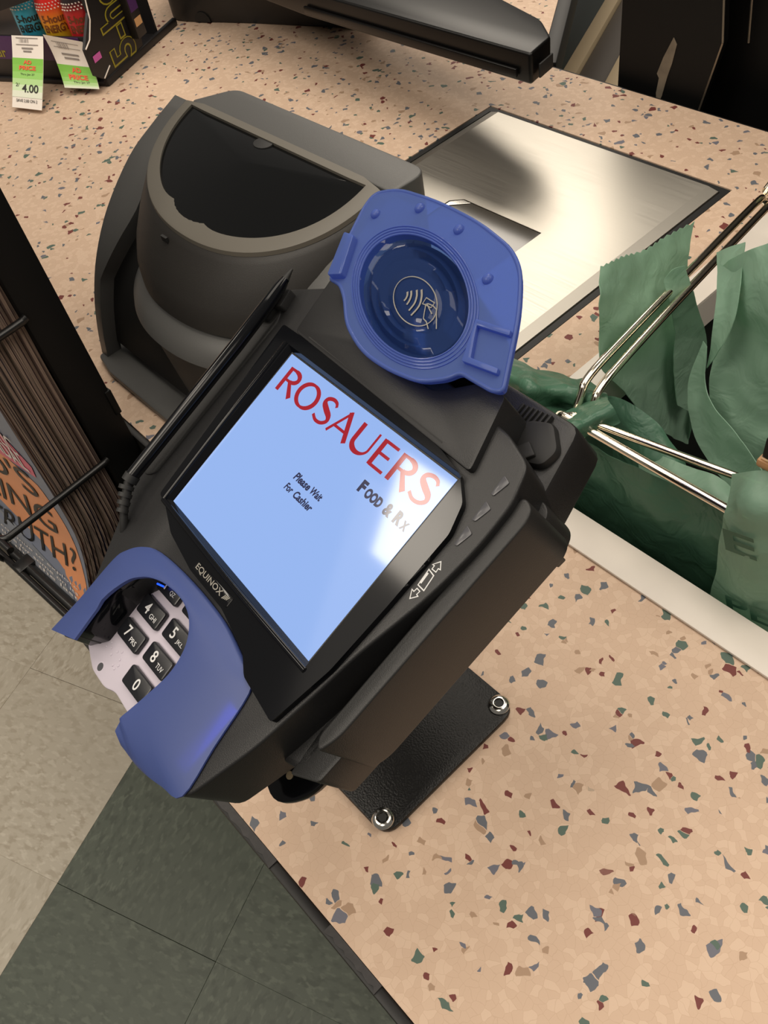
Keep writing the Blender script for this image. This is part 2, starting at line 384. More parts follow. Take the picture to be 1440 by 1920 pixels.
# ================================================================== CHECKOUT COUNTER
FY = .0096
ctr = root('checkout_counter', 'beige speckled laminate checkout counter carrying the card terminal and steel scanner plate', 'counter', (0, .4, FZ))
xs = [-3.0, -.672, -.42, -.372, -.31, .9, 1.3]; ys = [FY, .14, .292, .352, .682, .74, .783]
PX0, PX1, PY0, PY1 = -.672, -.372, .352, .682        # opening of the steel plate
WX0, WX1, WY0, WY1 = -.31, .9, .292, .74             # opening of the bag well
def solid(i, j):
    if not (0 <= i < len(xs)-1 and 0 <= j < len(ys)-1): return False
    x = (xs[i]+xs[i+1])/2; y = (ys[j]+ys[j+1])/2
    if x < -.42 and y < .14: return False
    if PX0 < x < PX1 and PY0 < y < PY1: return False
    if WX0 < x < WX1 and WY0 < y < WY1: return False
    return True
a = Acc(); ZB = -.034
for i in range(len(xs)-1):
    for j in range(len(ys)-1):
        if not solid(i, j): continue
        x0, x1, y0, y1 = xs[i], xs[i+1], ys[j], ys[j+1]
        a.add([(x0, y0, 0), (x1, y0, 0), (x1, y1, 0), (x0, y1, 0)], [(0, 1, 2, 3)]); a.add([(x0, y0, ZB), (x1, y0, ZB), (x1, y1, ZB), (x0, y1, ZB)], [(3, 2, 1, 0)])
        for (di, dj, p, q) in ((-1, 0, (x0, y1), (x0, y0)), (1, 0, (x1, y0), (x1, y1)), (0, -1, (x0, y0), (x1, y0)), (0, 1, (x1, y1), (x0, y1))):
            if not solid(i+di, j+dj): a.add([(*p, 0), (*q, 0), (*q, ZB), (*p, ZB)], [(0, 1, 2, 3)])
wing = [(-3, .783), (-.688, .783), (-1.35, 1.775), (-3, 1.775)]
a.add([(*p, 0) for p in wing]+[(*p, ZB) for p in wing], [(0, 1, 2, 3), (7, 6, 5, 4), (1, 5, 6, 2), (2, 6, 7, 3), (3, 7, 4, 0)])
a.build('laminate_top', 'laminate', ctr, 0)
# black edge banding with worn grey pieces
a = Acc(); a.bm(box(-.42, 1.3, FY-.0062, FY-.0002, -.030, -.0012, .0012)); a.build('edge_band', 'trim', ctr)
a = Acc(); a.bm(box(-3.0, -.4265, .134, .1398, -.030, -.001, .0012)); a.bm(box(-.426, -.4202, FY-.006, .1398, -.030, -.001, .0012)); a.build('edge_band', 'trim', ctr)
for (x0, x1, wd) in ((-.262, -.204, .0048), (-.158, -.118, .0042), (-.300, -.2625, .0030)):
    n = 14; top = [(x0+(x1-x0)*i/n, FY-.0003) for i in range(n+1)]
    lo = [(x0+(x1-x0)*i/n, FY-wd-.0007*math.sin(i*2.3+x0*40)-(.0012 if i in (0, n) else 0)) for i in range(n+1)]
    link_bm('worn_strip', prism(top+lo[::-1], -.0015, -.0004), 'grey_trim', ctr, 0, 'grey worn strip of edge band')
# far edge banding, lower body panels
a = Acc()
a.bm(prism([(-.688, .7833), (-1.35, 1.7753), (-1.336, 1.7853), (-.674, .7933)], -.034, .0006, .001)); a.bm(box(-.687, 1.3, .7835, .7862, -.034, -.0005, .0008)); a.build('edge_band', 'trim', ctr)
a = Acc(); a.bm(box(-.405, 1.29, .024, .042, -.88, -.036)); a.bm(box(-3, -.40, .152, .170, -.88, -.036)); a.bm(box(-.404, -.386, .044, .150, -.88, -.036))
a.bm(box(-3, 1.29, .762, .779, -.88, -.036)); a.build('front_panel', 'cabinet', ctr, 0)
# bag well
a = Acc(); t = .006; D = -.30
a.bm(box(WX0-t, WX0, WY0, WY1, D, -.036)); a.bm(box(WX1, WX1+t, WY0, WY1, D, -.036)); a.bm(box(WX0-t, WX1+t, WY0-t, WY0, D, -.036)); a.bm(box(WX0-t, WX1+t, WY1, WY1+t, D, -.036))
a.bm(box(WX0-t, WX1+t, WY0-t, WY1+t, D-t, D)); a.build('bag_well', 'well', ctr, 0)
a = Acc(); a.bm(box(-.326, .92, .276, .302, .0002, .0026, .0008)); a.bm(box(-.30, .9, .2985, .302, -.03, .0004)); a.build('front_white_strip', 'white', ctr)
a = Acc(); a.bm(box(-.326, -.300, .3022, .76, .0002, .0026, .0008)); a.bm(box(-.3035, -.300, .3022, .74, -.03, .0004)); a.build('side_white_strip', 'white', ctr)

# ================================================================== STEEL SCANNER PLATE
pl = root('scanner_plate', 'brushed stainless steel scanner plate set flush in the counter behind the black tower', 'scanner plate', (-.522, .52, 0))
a = Acc()
o_ = (-.671, -.373, .353, .681); i_ = (-.665, -.379, .356, .6735)
for (p, q, z0, z1) in ((o_, i_, -.02, -.0005),):
    O = [(p[0], p[2]), (p[1], p[2]), (p[1], p[3]), (p[0], p[3])]; I = [(q[0], q[2]), (q[1], q[2]), (q[1], q[3]), (q[0], q[3])]
    a.add([(*v, z1) for v in O]+[(*v, z1) for v in I]+[(*v, z0) for v in O]+[(*v, z0) for v in I],
          [(k, (k+1) % 4, 4+(k+1) % 4, 4+k) for k in range(4)]+[(8+k, 12+k, 12+(k+1) % 4, 8+(k+1) % 4) for k in range(4)]+[(k, 8+k, 8+(k+1) % 4, (k+1) % 4) for k in range(4)]+[(4+k, 4+(k+1) % 4, 12+(k+1) % 4, 12+k) for k in range(4)])
a.build('rubber_gasket', 'rubber', pl, 0)
# plate with chamfered side flanges and a window opening
wy = [(-.577, .40), (-.468, .40), (-.468, .531), (-.566, .531), (-.577, .521)]
prof_ = [(-.6645, -.003), (-.6635, -.0005), (-.6525, .0022), (-.3915, .0022), (-.3805, .0002), (-.3795, -.003)]
a = Acc()
for k in range(len(prof_)-1):
    (x0, z0), (x1, z1) = prof_[k], prof_[k+1]
    if k == 2: continue
    a.add([(x0, .3565, z0), (x1, .3565, z1), (x1, .673, z1), (x0, .673, z0)], [(0, 1, 2, 3)])
zt = .0022; x0, x1, y0, y1 = -.6525, -.3915, .3565, .673
Rr = [(x0, y0), (x1, y0), (x1, y1), (x0, y1)]
a.add([(*p, zt) for p in Rr]+[(*p, zt) for p in wy], [(0, 1, 5, 4), (1, 2, 6, 5), (2, 3, 7, 6), (3, 8, 7), (3, 0, 4, 8)])
a.add([(*p, zt) for p in wy]+[(*p, -.004) for p in wy], [(k, (k+1) % 5, 5+(k+1) % 5, 5+k) for k in range(5)])
a.add([(-.6645, .3565, -.003), (-.3795, .3565, -.003), (-.3795, .673, -.003), (-.6645, .673, -.003)], [(0, 1, 2, 3)])
a.add([(x, .673, z) for x, z in prof_], [tuple(range(6))])
a.build('steel_plate', 'steel', pl, 0)
link_bm('scan_window', prism([(x*.995-.0026, y*.997+.0014) for x, y in wy], -.0029, .0012, .0004), 'scan', pl, 20, 'dark glass scan window')
link_bm('window_corner_glare', prism([(-.5755, .5205), (-.5660, .5300), (-.5560, .5300), (-.5755, .512)], .0012, .0021, .0003), 'zinc', pl, 20, 'bright reflection drawn at the corner of the scan window')  # bright piece stands in for a reflection on the window bevel

# ================================================================== SCANNER TOWER
tw = root('scanner_tower', 'rounded charcoal scanner tower with a smoked half-round window on top', 'scanner', (-.52, .26, 0))
link_bm('base_plate', prism(rpoly([(-.662, .166), (-.634, .1605), (-.425, .1605), (-.39, .168), (-.39, .347), (-.662, .347)], .004), .0002, .007, .0015), 'tower_grey', tw)
def dring(cx, cy, A, Bf, z, tilt=0.0, n=64, Bb=.004, sq=2.15):
    r = []
    for i in range(n):
        t = math.pi+math.pi*i/(n-1); c, s = math.cos(t), math.sin(t)
        x = cx+A*math.copysign(abs(c)**(2/sq), c); y = cy-Bf*abs(s)**(2/sq)
        r.append(Vector((x, y, z-tilt*abs(s)**(2/sq))))
    for i in range(1, 12): r.append(Vector((cx+A*(1-2*i/12), cy+Bb, z)))
    return r
CX, CY = -.522, .312
def lo_(rings, nm, m_, smooth=45, c0=True, c1=True):
    a = Acc(); a.add(*loft(rings, c0, c1)); a.build(nm, m_, tw, smooth)
lo_([dring(CX, CY, .1125, .089, .176, .026), dring(CX, CY, .1165, .094, .172, .027), dring(CX, CY, .122, .105, .155, .022), dring(CX, CY, .126, .114, .135, .014), dring(CX, CY, .126, .119, .118, .006), dring(CX, CY, .121, .121, .103), dring(CX, CY, .112, .112, .100)], 'barrel', 'tower')
lo_([dring(CX, CY, .115, .116, .1025), dring(CX, CY, .125, .127, .096), dring(CX, CY, .130, .134, .088), dring(CX, CY, .130, .136, .083), dring(CX, CY, .127, .133, .079), dring(CX, CY, .112, .118, .077)], 'ledge', 'tower_grey')
lo_([dring(CX+.002, CY, .124, .131, .0795), dring(CX+.004, CY, .118, .131, .06), dring(CX+.010, CY, .104, .130, .03), dring(CX+.016, CY, .088, .128, .0075)], 'lower_barrel', 'tower')
# rim with its thumb tab, and the window inside it
def inner(z, tilt, A=.1015, Bf=.0765, tabd=0.0):
    r = dring(CX, CY-.002, A, Bf, z, tilt, Bb=-.0005); out = []
    for k, p in enumerate(r):
        q = p.copy()
        if k < 64:
            t = k/63; bmp = math.exp(-((t-.45)/.062)**2)*tabd
            v = Vector((CX-p.x, CY-.01-p.y, 0)).normalized(); q += v*bmp
        out.append(q)
    return out
lo_([dring(CX, CY, .1135, .090, .1755, .0262), dring(CX, CY, .113, .0895, .1785, .0262), dring(CX, CY, .111, .0875, .1795, .0262), inner(.1795, .0232, tabd=.011), inner(.1768, .0232, tabd=.011)], 'window_rim', 'rim', 45, False, False)
I0 = inner(.1775, .0235, .1030, .078); cc = Vector((CX, CY-.028, .1735))
a = Acc(); rings = [I0]
for k in (.75, .5, .25, .05): rings.append([cc+(p-cc)*k+Vector((0, 0, .0035*(1-k*k))) for p in I0])
a.add(*loft(rings, False, True)); a.build('smoked_window', 'window', tw, 60)
link_bm('finger_notch', prism(circle(-.527, .3065, .0085, .007, 20), .1745, .1788, .0006), 'rubber', tw)
link_bm('rim_slot', box(-.545, -.538, .2155, .2175, .143, .147), 'rubber', tw)
# rear housing, side shells
link_bm('rear_housing', prism(rpoly([(-.636, .317), (-.404, .317), (-.402, .349), (-.618, .349)], [.004, .004, .014, .01]), .007, .1765, .0045, 3), 'tower_grey', tw)
pf = [(.170, .0065), (.176, .03), (.187, .06), (.2035, .09), (.228, .12), (.262, .148), (.29, .162), (.318, .1735)]
PF = spline([(0, y, z) for y, z in pf], 4)
for sgn, nm in ((-1, 'left'), (1, 'right')):
    rings = []
    for k, p in enumerate(PF):
        t = k/(len(PF)-1); z = p.z
        wdt = .012+.028*min(1, max(0, (z-.075)/.05)); 
        T_ = (PF[min(k+1, len(PF)-1)]-PF[max(k-1, 0)]).normalized(); nn = Vector((0, T_.z, -T_.y))
        xo = CX+sgn*.1425; xi = CX+sgn*(.1425-wdt)
        inn = p+nn*.014
        rings.append([Vector((xo-sgn*.002, p.y, p.z)), Vector((xi, p.y, p.z)), Vector((xi, inn.y, inn.z)), Vector((xo, inn.y, inn.z)), Vector((xo, p.y+nn.y*.002, p.z+nn.z*.002))])
    a = Acc(); a.add(*loft(rings)); a.build('side_shell', 'tower_grey', tw, 45)
cp = [(p.y+.010, p.z-.008) for p in PF if p.z > .014]+[(.3165, .165), (.3165, .0075)]; cp[0] = (cp[0][0]+.02, .0075)
a = Acc(); n = len(cp); a.add([(-.656, y, z) for y, z in cp]+[(-.388, y, z) for y, z in cp], [tuple(range(n)), tuple(range(2*n-1, n-1, -1))]+[(k, (k+1) % n, n+(k+1) % n, n+k) for k in range(n)]); a.build('core_body', 'rubber', tw, 30)

# ================================================================== CARD TERMINAL on its stand
TO = (-.214856, .099644, .223439); TU = (.989089, -.105235, .103095); TV = (.052844, .906673, .418510); TN = (-.137515, -.408496, .902342)
T = frame(TO, TU, TV, TN, .001)
tm = root('payment_terminal', 'black card payment terminal with lit screen on a bolted counter stand', 'card terminal', (-.235, .112, 0))
def tpart(name, bm, m, smooth=40, label=None, parent=None): return link_bm(name, bm, m, parent or tm, smooth, label, T)
# stand
link_bm('base_plate', prism(rpoly([(-.300, .0595), (-.1685, .0595), (-.1685, .1645), (-.300, .1645)], .011), .0003, .0048, .001), 'powder', tm, 40)
for y in (.0652, .1585):
    s = Acc(); P_ = [(0, .0004), (.0062, .0004), (.0064, .001), (.0055, .0024), (.0036, .0034), (.0030, .0034), (.0026, .0022), (0, .0022)]
    rings = [[Vector((-.1768+r*math.cos(t), y+r*math.sin(t), .0046+z)) for t in [2*math.pi*i/24 for i in range(24)]] for r, z in P_[1:-1]]
    s.add(*loft(rings, True, False)); so = s.build('bolt', 'zinc', tm, 40, 'bright domed bolt')
    link_bm('hex_socket', prism(circle(-.1768, y, .0027, n=6), .0064, .0070), 'rubber', so, 0)
a = Acc(); a.add(*tube([(-.258, .112, .0045), (-.258, .112, .10), (-.248, .112, .150)], .021, 24)); a.build('pole', 'powder', tm)
a = Acc(); a.bm(prism(rpoly([(-45, -70), (52, -105), (63, -91), (66, -60), (30, 40), (-45, 40)], [8, 8, 8, 8, 8, 8]), -52, -48, .6)); a.build('mount_bracket', 'gloss', tm, 40, None, T)
a = Acc(); a.bm(prism(circle(49.5, -91.5, 1.7, n=16), -48.2, -47.6)); a.build('bracket_hole', 'beige', tm, 0, 'pale hole in the bracket', T)
# housing
BODY = rpoly([(-90, 64), (-97, 36), (-96, -36), (-90, -48), (-66, -94), (-62, -112), (-50, -114), (-46, -82), (-38, -69), (-14, -62), (4, -65), (13, -78), (11, -100), (9, -117), (42, -115), (54, -109), (64, -76), (69.5, -45), (72, -28), (80, 5), (82.5, 28), (82, 46), (77, 60), (62, 65), (-62, 77)],
             [3, 8, 8, 4, 5, 2, 2, 4, 5, 6, 4, 5, 4, 2, 4, 5, 8, 8, 6, 8, 8, 4, 4, 3, 4], 4)
tpart('housing', prism(BODY, -31, 0, 1.8, 3, .02), 'shell')
LOW = rpoly([(-84, 60), (-86, -40), (-58, -92), (36, -108), (52, -82), (72, -76), (80, 40), (70, 84), (-55, 84)], 5, 3)
tpart('lower_housing', prism(LOW, -44, -20, 2, 2), 'shell')
tpart('upper_housing', prism(rpoly([(-66, 82), (-62, 50), (62, 46), (53, 75), (40, 74), (30, 66), (24, 62), (-24, 62), (-38, 74)], 2.5, 3), -26, 3.2, 1.2, 2), 'shell')
a = Acc(); a.bm(prism([(-2, 50), (-2.6, 50), (-52, 51.2), (-52, 51.8)], 3.15, 3.3)); a.bm(prism([(12, 49.3), (44, 48.3), (44, 48.9), (12, 49.9)], 3.15, 3.3)); a.build('housing_seam', 'rubber', tm, 0, None, T)
# glossy display surround with its raised ridges
GL = rpoly([(-72, 49.6), (-18, 50.3), (45, 46.5), (59, 43.5), (68, 36), (71.8, 25), (71, -8), (69.5, -37), (64, -65), (41, -62.8), (33, -57.5), (10, -53.5), (-18, -53.8), (-42, -50.5), (-57, -44.5), (-65, -43)], 1.5, 3)
ho = [(-60.2, 43.8), (60.3, 43.8), (60.3, -42.8), (-59.6, -42.8)]
def ringplate(outer, hole, z0, z1, dip):
    """flat plate with a rectangular opening whose sides slope down to the display"""
    bm = bmesh.new(); o = [bm.verts.new((*p, z1)) for p in outer]; h = [bm.verts.new((*p, z1)) for p in hole]
    eo = [bm.edges.new((o[i], o[(i+1) % len(o)])) for i in range(len(o))]; eh = [bm.edges.new((h[i], h[(i+1) % len(h)])) for i in range(len(h))]
    bmesh.ops.triangle_fill(bm, edges=eo+eh, use_beauty=True)
    ob = [bm.verts.new((*p, z0)) for p in outer]
    for i in range(len(o)): bm.faces.new((o[i], o[(i+1) % len(o)], ob[(i+1) % len(o)], ob[i]))
    hb = [bm.verts.new((p[0]*.975, p[1]*.965, dip)) for p in hole]
    for i in range(len(h)): bm.faces.new((h[i], h[(i+1) % len(h)], hb[(i+1) % len(h)], hb[i]))
    return bm
tpart('display_surround', ringplate(GL, ho, 0, 2.8, .25), 'gloss', 30)
for nm, pts in (('display_ridge', [(-62.6, 44, 2.5), (-61.6, 0, 2.8), (-60.6, -43, 2.5)]), ('display_ridge', [(-60.6, -43.6, 2.5), (0, -44.2, 2.8), (61, -43.8, 2.4)])):
    a = Acc(); a.add(*tube(pts, 1.25, 10, 4)); a.build(nm, 'gloss', tm, 60, None, T)
# screen and its lettering
scr = tpart('screen', box(-57.6, 57.6, -41.5, 41.5, -.6, .15), 'screen', 0, 'lit pale blue screen')
# word in drawn letters, unit height 1
def arc(cx, cy, rx, ry, d0, d1, n=16): return [(cx+rx*math.cos(math.radians(d0+(d1-d0)*i/n)), cy+ry*math.sin(math.radians(d0+(d1-d0)*i/n))) for i in range(n+1)]
def swell(n, w0, w1): return [w0+(w1-w0)*math.sin(math.pi*i/(n-1)) for i in range(n)]
def letter(ch):
    L = []
    if ch == 'R':
        L.append(([(.10, 0), (.10, 1)], .17)); p = [(.10, .955), (.30, .955)]+arc(.30, .73, .26, .225, 90, -90, 14)+[(.12, .505)]; L.append((p, swell(len(p), .08, .17))); L.append(([(.30, .54), (.66, 0)], [.13, .18]))
    if ch == 'O':
        p = arc(.42, .5, .36, .455, 0, 360, 40)[:-1]; L.append((p, [.085+.095*abs(math.cos(2*math.pi*i/40)) for i in range(40)], True))
    if ch == 'S':
        p = spline([(.56, .80, 0), (.48, .93, 0), (.32, .965, 0), (.16, .87, 0), (.15, .70, 0), (.33, .54, 0), (.52, .40, 0), (.57, .22, 0), (.44, .06, 0), (.24, .035, 0), (.06, .16, 0)], 4); L.append(([(q.x, q.y) for q in p], [.10+.09*math.exp(-((i/(len(p)-1)-.5)/.22)**2) for i in range(len(p))]))
    if ch == 'A':
        L.append(([(.03, 0), (.40, 1)], [.10, .09])); L.append(([(.36, 1), (.74, 0)], .17)); L.append(([(.14, .31), (.60, .31)], .085))
    if ch == 'U':
        p = [(.10, 1), (.10, .35)]+arc(.385, .35, .285, .30, 180, 360, 16)+[(.67, 1)]; L.append((p, [.17 if i < 8 else max(.085, .17-.012*(i-7)) for i in range(len(p))]))
    if ch == 'E':
        L.append(([(.10, 0), (.10, 1)], .17)); L += [([(.1, y), (x, y)], .09) for y, x in ((.955, .56), (.52, .50), (.045, .58))]
    return L
wid = dict(R=.70, O=.86, S=.66, A=.78, U=.78, E=.64)
a = Acc(); x = 0; word = 'ROSAUERS'; GAP = .035; tot = sum(wid[c] for c in word)+GAP*(len(word)-1)
sx = 107/tot; zi = .17
for c in word:
    for st in letter(c):
        pts = [((x+p[0])*sx-52.6, p[1]*11.9+25.3+(.6*((x+p[0])/tot))) for p in st[0]]
        wd = st[1]; wd = [q*14.2 for q in wd] if isinstance(wd, list) else wd*14.2
        a.add(*stroke(pts, wd, zi, len(st) > 2)); zi += .0006
    x += wid[c]+GAP
a.build('screen_lettering', 'red_ink', scr, 0, 'red store name on the screen', T)
a = Acc()
for s, wv, hv, cx, cy, b in (('F', 3.4, 5.2, 24.9, 18.0, .06), ('OOD', 10.0, 4.2, 32.6, 17.4, .06), ('&', 4.4, 5.0, 42.0, 17.6, .05), ('R', 4.0, 5.2, 48.2, 17.8, .06), ('X', 3.2, 3.6, 52.4, 17.0, .05)):
    a.add(*text(s, wv, hv, cx, cy, .18, b))
for s, wv, hv, cx, cy in (('Please', 11.2, 3.5, -2.2, 3.9), ('Wait', 7.4, 3.2, 8.4, 3.9), ('For', 5.4, 3.2, -5.8, -1.7), ('Cashier', 13.0, 3.3, 5.0, -1.7)):
    a.add(*text(s, wv, hv, cx, cy, .18, .036, .22))
a.build('screen_lettering', 'dark_ink', scr, 0, 'dark lines of text on the screen', T)
# maker badge
bd = tpart('badge', prism(rpoly([(-17.4, -52.6), (12, -51.9), (12, -47.2), (-17, -48.4)], 1), 2.6, 3.05, .15), 'gloss', 40, 'small dark name badge')
a = Acc(); a.add(*text('EQUINOX', 21.5, 3.0, -5.2, -50.1, 3.25, .012, rot=.02))
for k in range(4): a.add(*stroke([(6.9+k*.85, -50.8+k*.3), (7.9+k*.85, -48.6+k*.2)], .42, 3.25))
a.build('badge_lettering', 'silver', bd, 0, None, T)
# three indicator windows and the swipe symbol
for q in ([(68.2, 52.3), (71.8, 51.2), (70.0, 44.4), (68.5, 44.5)], [(69, 41.7), (72.7, 40.5), (70.9, 33.9), (69.3, 33.6)], [(69.4, 31.3), (73.2, 30), (71.5, 23.5), (70, 23.4)]):
    tpart('indicator_window', prism(rpoly([(p[0]+4.2, p[1]) for p in q], .7, 3), -.3, .5, .2), 'button', 40, 'small grey indicator window')
a = Acc(); zz = .06
a.add(*stroke([(72.7, 11.4), (75.9, 10.9), (76.7, 4.9), (73.3, 5.0)], .42, zz, True)); a.add(*stroke([(73.2, 10.3), (73.5, 6)], 1.1, zz+.01))
a.add(*stroke([(73.6, 12.2), (73.5, 13.6), (72.6, 13.5), (74.5, 16.1), (76.5, 13.9), (75.5, 13.7), (75.7, 12.3)], .36, zz, True))
a.add(*stroke([(73.9, 3.9), (73.7, 2.4), (72.5, 2.5), (74.3, -.3), (76.3, 2.1), (75.4, 2.3), (75.6, 3.8)], .36, zz, True))
a.build('swipe_symbol', 'white_ink', tm, 0, 'white card swipe symbol', T)
# magnetic stripe reader rail
a = Acc(); a.bm(prism(rpoly([(80.6, 51), (86.5, 49.5), (88.6, 44), (85.6, -52), (82.5, -61), (78.6, -57)], [3, 3, 3, 8, 4, 3]), -38, -3.6, 1.6, 3)); a.build('reader_rail', 'black', tm, 40, None, T)
a = Acc(); a.bm(prism(rpoly([(70, 56), (82, 54), (85.6, 43), (80.4, -73), (68, -80), (66, -60)], [3, 4, 2, 2, 2, 3]), -43, -20, 1.2, 2)); a.bm(prism([(83, 40), (87.4, 40.5), (87.8, 44.4), (83, 45)], -41, -33, .5)); a.build('rail_base', 'black', tm, 40, None, T)
# keypad
kp = tpart('keypad', prism(rpoly([(-56, -76), (-58.6, -117.6), (-43.5, -122.6), (-30, -122), (-23, -118.6), (-8, -118.6), (26, -112), (30, -70), (0, -60), (-40, -62)], [3, 3, 3, 3, 3, 5, 5, 4, 4, 4]), -24, -12, 1.2, 2), 'keypad')
for bx, by in ((-44.2, -107.5), (-42.2, -109), (-45.4, -110.6), (-37.5, -107.6), (-35, -105.8), (-33, -108.6), (-31.4, -110.6), (-34.4, -112.8), (-32.2, -113), (-39.6, -110.8)):
    tpart('braille_dot', prism(circle(bx, by, .62, n=10), -12.1, -11.7, .15, 1), 'keypad', 40)
tpart('screw_recess', prism(circle(-40, -118.2, 1.9, n=20), -12.1, -11.85), 'button', 40, 'dark screw recess'); tpart('recess_ring', prism(circle(-40, -118.2, 2.5, n=20), -12.2, -11.95), 'keypad', 40)
for (kx, ky, d, sub) in ((-34.8, -83.4, '4', 'GHI'), (-35.2, -96.9, '7', 'PRS'), (-34.6, -70.0, '1', 'QZ'), (-12.2, -80.4, '5', 'JKL'), (-12.4, -93.4, '8', 'TUV'), (-13.2, -106.8, '0', ''), (-11.6, -67.2, '2', 'ABC')):
    r = .07; c_, s_ = math.cos(r), math.sin(r)
    pts = [(kx+x*c_-y*s_, ky+x*s_+y*c_) for x, y in rpoly([(-9.2, -4.6), (9.2, -4.6), (9.2, 4.6), (-9.2, 4.6)], 1.6, 4)]
    ko = tpart('key', prism(pts, -12.2, -9.6, .7, 2), 'key', 40)
    a = Acc()
    if sub:
        a.add(*text(d, None, 5.2, kx-2.6, ky+.1, -9.5, .012, rot=r)); a.add(*text(sub, 5.2 if len(sub) > 2 else 3.8, 2.3, kx+4.0, ky-1.0, -9.5, .004, rot=r))
    else: a.add(*text(d, None, 5.2, kx+.5, ky, -9.5, .012, rot=r))
    a.build('key_lettering', 'white_ink', ko, 0, None, T)
# pocket wall on the left of the keypad, and its blue lamp
a = Acc(); a.bm(prism(rpoly([(-59, -80), (-60, -117), (-54.6, -117.6), (-46, -108), (-46.5, -84), (-40, -70), (-46, -66)], 1), -14, 2.2, .5)); a.build('pocket_wall', 'gloss', tm, 40, None, T)
for lx, ly, lr, l0, l1 in ((-36.4, -71.4, .4, -8, -4.2),): tpart('blue_lamp', prism(circle(lx, ly, lr, n=14), l0, l1), 'led', 40, 'small blue lamp')
ld = bpy.data.lights.new('blue_led', 'AREA'); ld.shape = 'RECTANGLE'; ld.size = .006; ld.size_y = .030; ld.energy = .0013; ld.color = (.03, .07, 1)
lo2 = bpy.data.objects.new('blue_led', ld); COL.objects.link(lo2)
lo2.matrix_world = Matrix.Translation(T((44.8, -88, 1.0))) @ Matrix((Vector(TU), -Vector(TV), -Vector(TN))).transposed().to_4x4()
# frosted privacy shield: lofted from the outer to the inner edge, with thickness
SO = [(-66.5, -122), (-64.5, -101.9), (-63.5, -79.6), (-60.4, -72), (-53.3, -65), (-41.3, -59.8), (-14.1, -56.6), (14.3, -56.3), (34, -59.5), (41.3, -61.2), (46.6, -65.8), (49.9, -88.2), (53, -108.8), (42.5, -113.8), (28, -118.2), (15, -119.6)]
SI = [(-45.0, -112.6), (-46.1, -91.8), (-41.5, -78.1), (-35.9, -71.8), (-30.1, -68), (-22.5, -65.1), (-13.1, -63.3), (-4.6, -63.2), (2.9, -65.3), (9, -70.1), (12.3, -76.3), (13.5, -85.3), (11.4, -97.1), (9.2, -106.5), (8.0, -112), (9.0, -116.6)]
so_ = spline([(x, y, 0) for x, y in SO], 4); si_ = spline([(x, y, 0) for x, y in SI], 4)
rings = []
for i in range(len(so_)):
    o, q = so_[i], si_[i]; t = i/(len(so_)-1); lift = 1.0 if .06 < t < .94 else .8
    mid = o.lerp(q, .5); end = min(1, min(t, 1-t)/.06)
    rings.append([Vector((o.x, o.y, .4)), Vector((o.x, o.y, 1.2)), Vector((*o.lerp(q, .12).xy, 2.4)), Vector((*mid.xy, 4.6*lift)), Vector((*o.lerp(q, .9).xy, 6.2*lift)), Vector((q.x, q.y, 6.0*lift)), Vector((q.x, q.y, 4.2*lift)), Vector((*mid.xy, 2.8*lift))])
a = Acc(); a.add(*loft(rings)); a.build('privacy_shield', 'shield', tm, 50, 'frosted blue keypad shield', T)
# contactless reader: translucent flange, ribs, clear dome, symbol
CO = [(-67.4, 117.2), (-56, 123), (-32.2, 124.9), (-4.5, 124), (18, 119.8), (28.6, 114.1), (41, 100.2), (57.7, 74.1), (54.1, 72.2), (44.4, 71.9), (37.1, 71.8), (34, 67.3), (24.8, 61), (7.7, 58.1), (-10.5, 58.2), (-27.6, 63.6), (-39.2, 72.3), (-46.9, 76), (-54.2, 75.8), (-62, 94.4), (-67.3, 109.9)]
CO = rpoly(CO, [5, 6, 10, 10, 8, 8, 10, 2, 2, 4, 4, 4, 6, 8, 8, 6, 4, 3, 1.5, 4, 5], 4)
LC = (-8.7, 87.3)
def oval(k, n=64, dx=0.0, dy=0.0, a_=42.2, b_=23.3):
    return [(LC[0]+dx+k*(a_*math.cos(t)*.96+b_*math.sin(t)*.28), LC[1]+dy+k*(-a_*math.cos(t)*.28+b_*math.sin(t)*.96)) for t in [2*math.pi*i/n for i in range(n)]]
def disc_ring(outer, hole, z0, z1):
    bm = bmesh.new()
    for z, fl_ in ((z1, 1), (z0, 0)):
        o = [bm.verts.new((*p, z)) for p in outer]; h = [bm.verts.new((*p, z)) for p in hole]
        eo = [bm.edges.new((o[i], o[(i+1) % len(o)])) for i in range(len(o))]; eh = [bm.edges.new((h[i], h[(i+1) % len(h)])) for i in range(len(h))]
        bmesh.ops.triangle_fill(bm, edges=eo+eh, use_beauty=True)
        if fl_: O1, H1 = o, h
        else: O0, H0 = o, h
    for A_, B_ in ((O1, O0), (H1, H0)):
        for i in range(len(A_)): bm.faces.new((A_[i], A_[(i+1) % len(A_)], B_[(i+1) % len(A_)], B_[i]))
    return bm
tpart('reader_core', prism(oval(.86, 48), -26, 7.5, 1), 'gloss', 40)
cl = tpart('contactless_reader', disc_ring(CO, oval(.865), 9.0, 12.2), 'cless', 40, 'translucent blue contactless reader')
a = Acc(); ed = [(x, y, 11.6) for x, y in CO if x > -70]; a.add(*tube(ed+ed[:1], .9, 8)); a.build('reader_edge', 'cless', cl, 60, None, T)
for r_ in (.875, .915, .955, .995):
    pts = [(x, y, 12.2) for x, y in oval(r_, 72)]; a = Acc(); a.add(*tube(pts+pts[:1], .42, 6)); a.build('reader_rib', 'cless', cl, 60, None, T)
rings = []
for r_, z in ((.862, 12.3), (.83, 11.4), (.76, 9.0), (.69, 10.8), (.62, 8.8), (.54, 10.6), (.46, 9.0), (.40, 10.2), (.2, 10.3), (.02, 10.3)):
    rings.append([(x, y, z) for x, y in oval(r_, 72, 1.5*(.86-r_), -1.5*(.86-r_))])
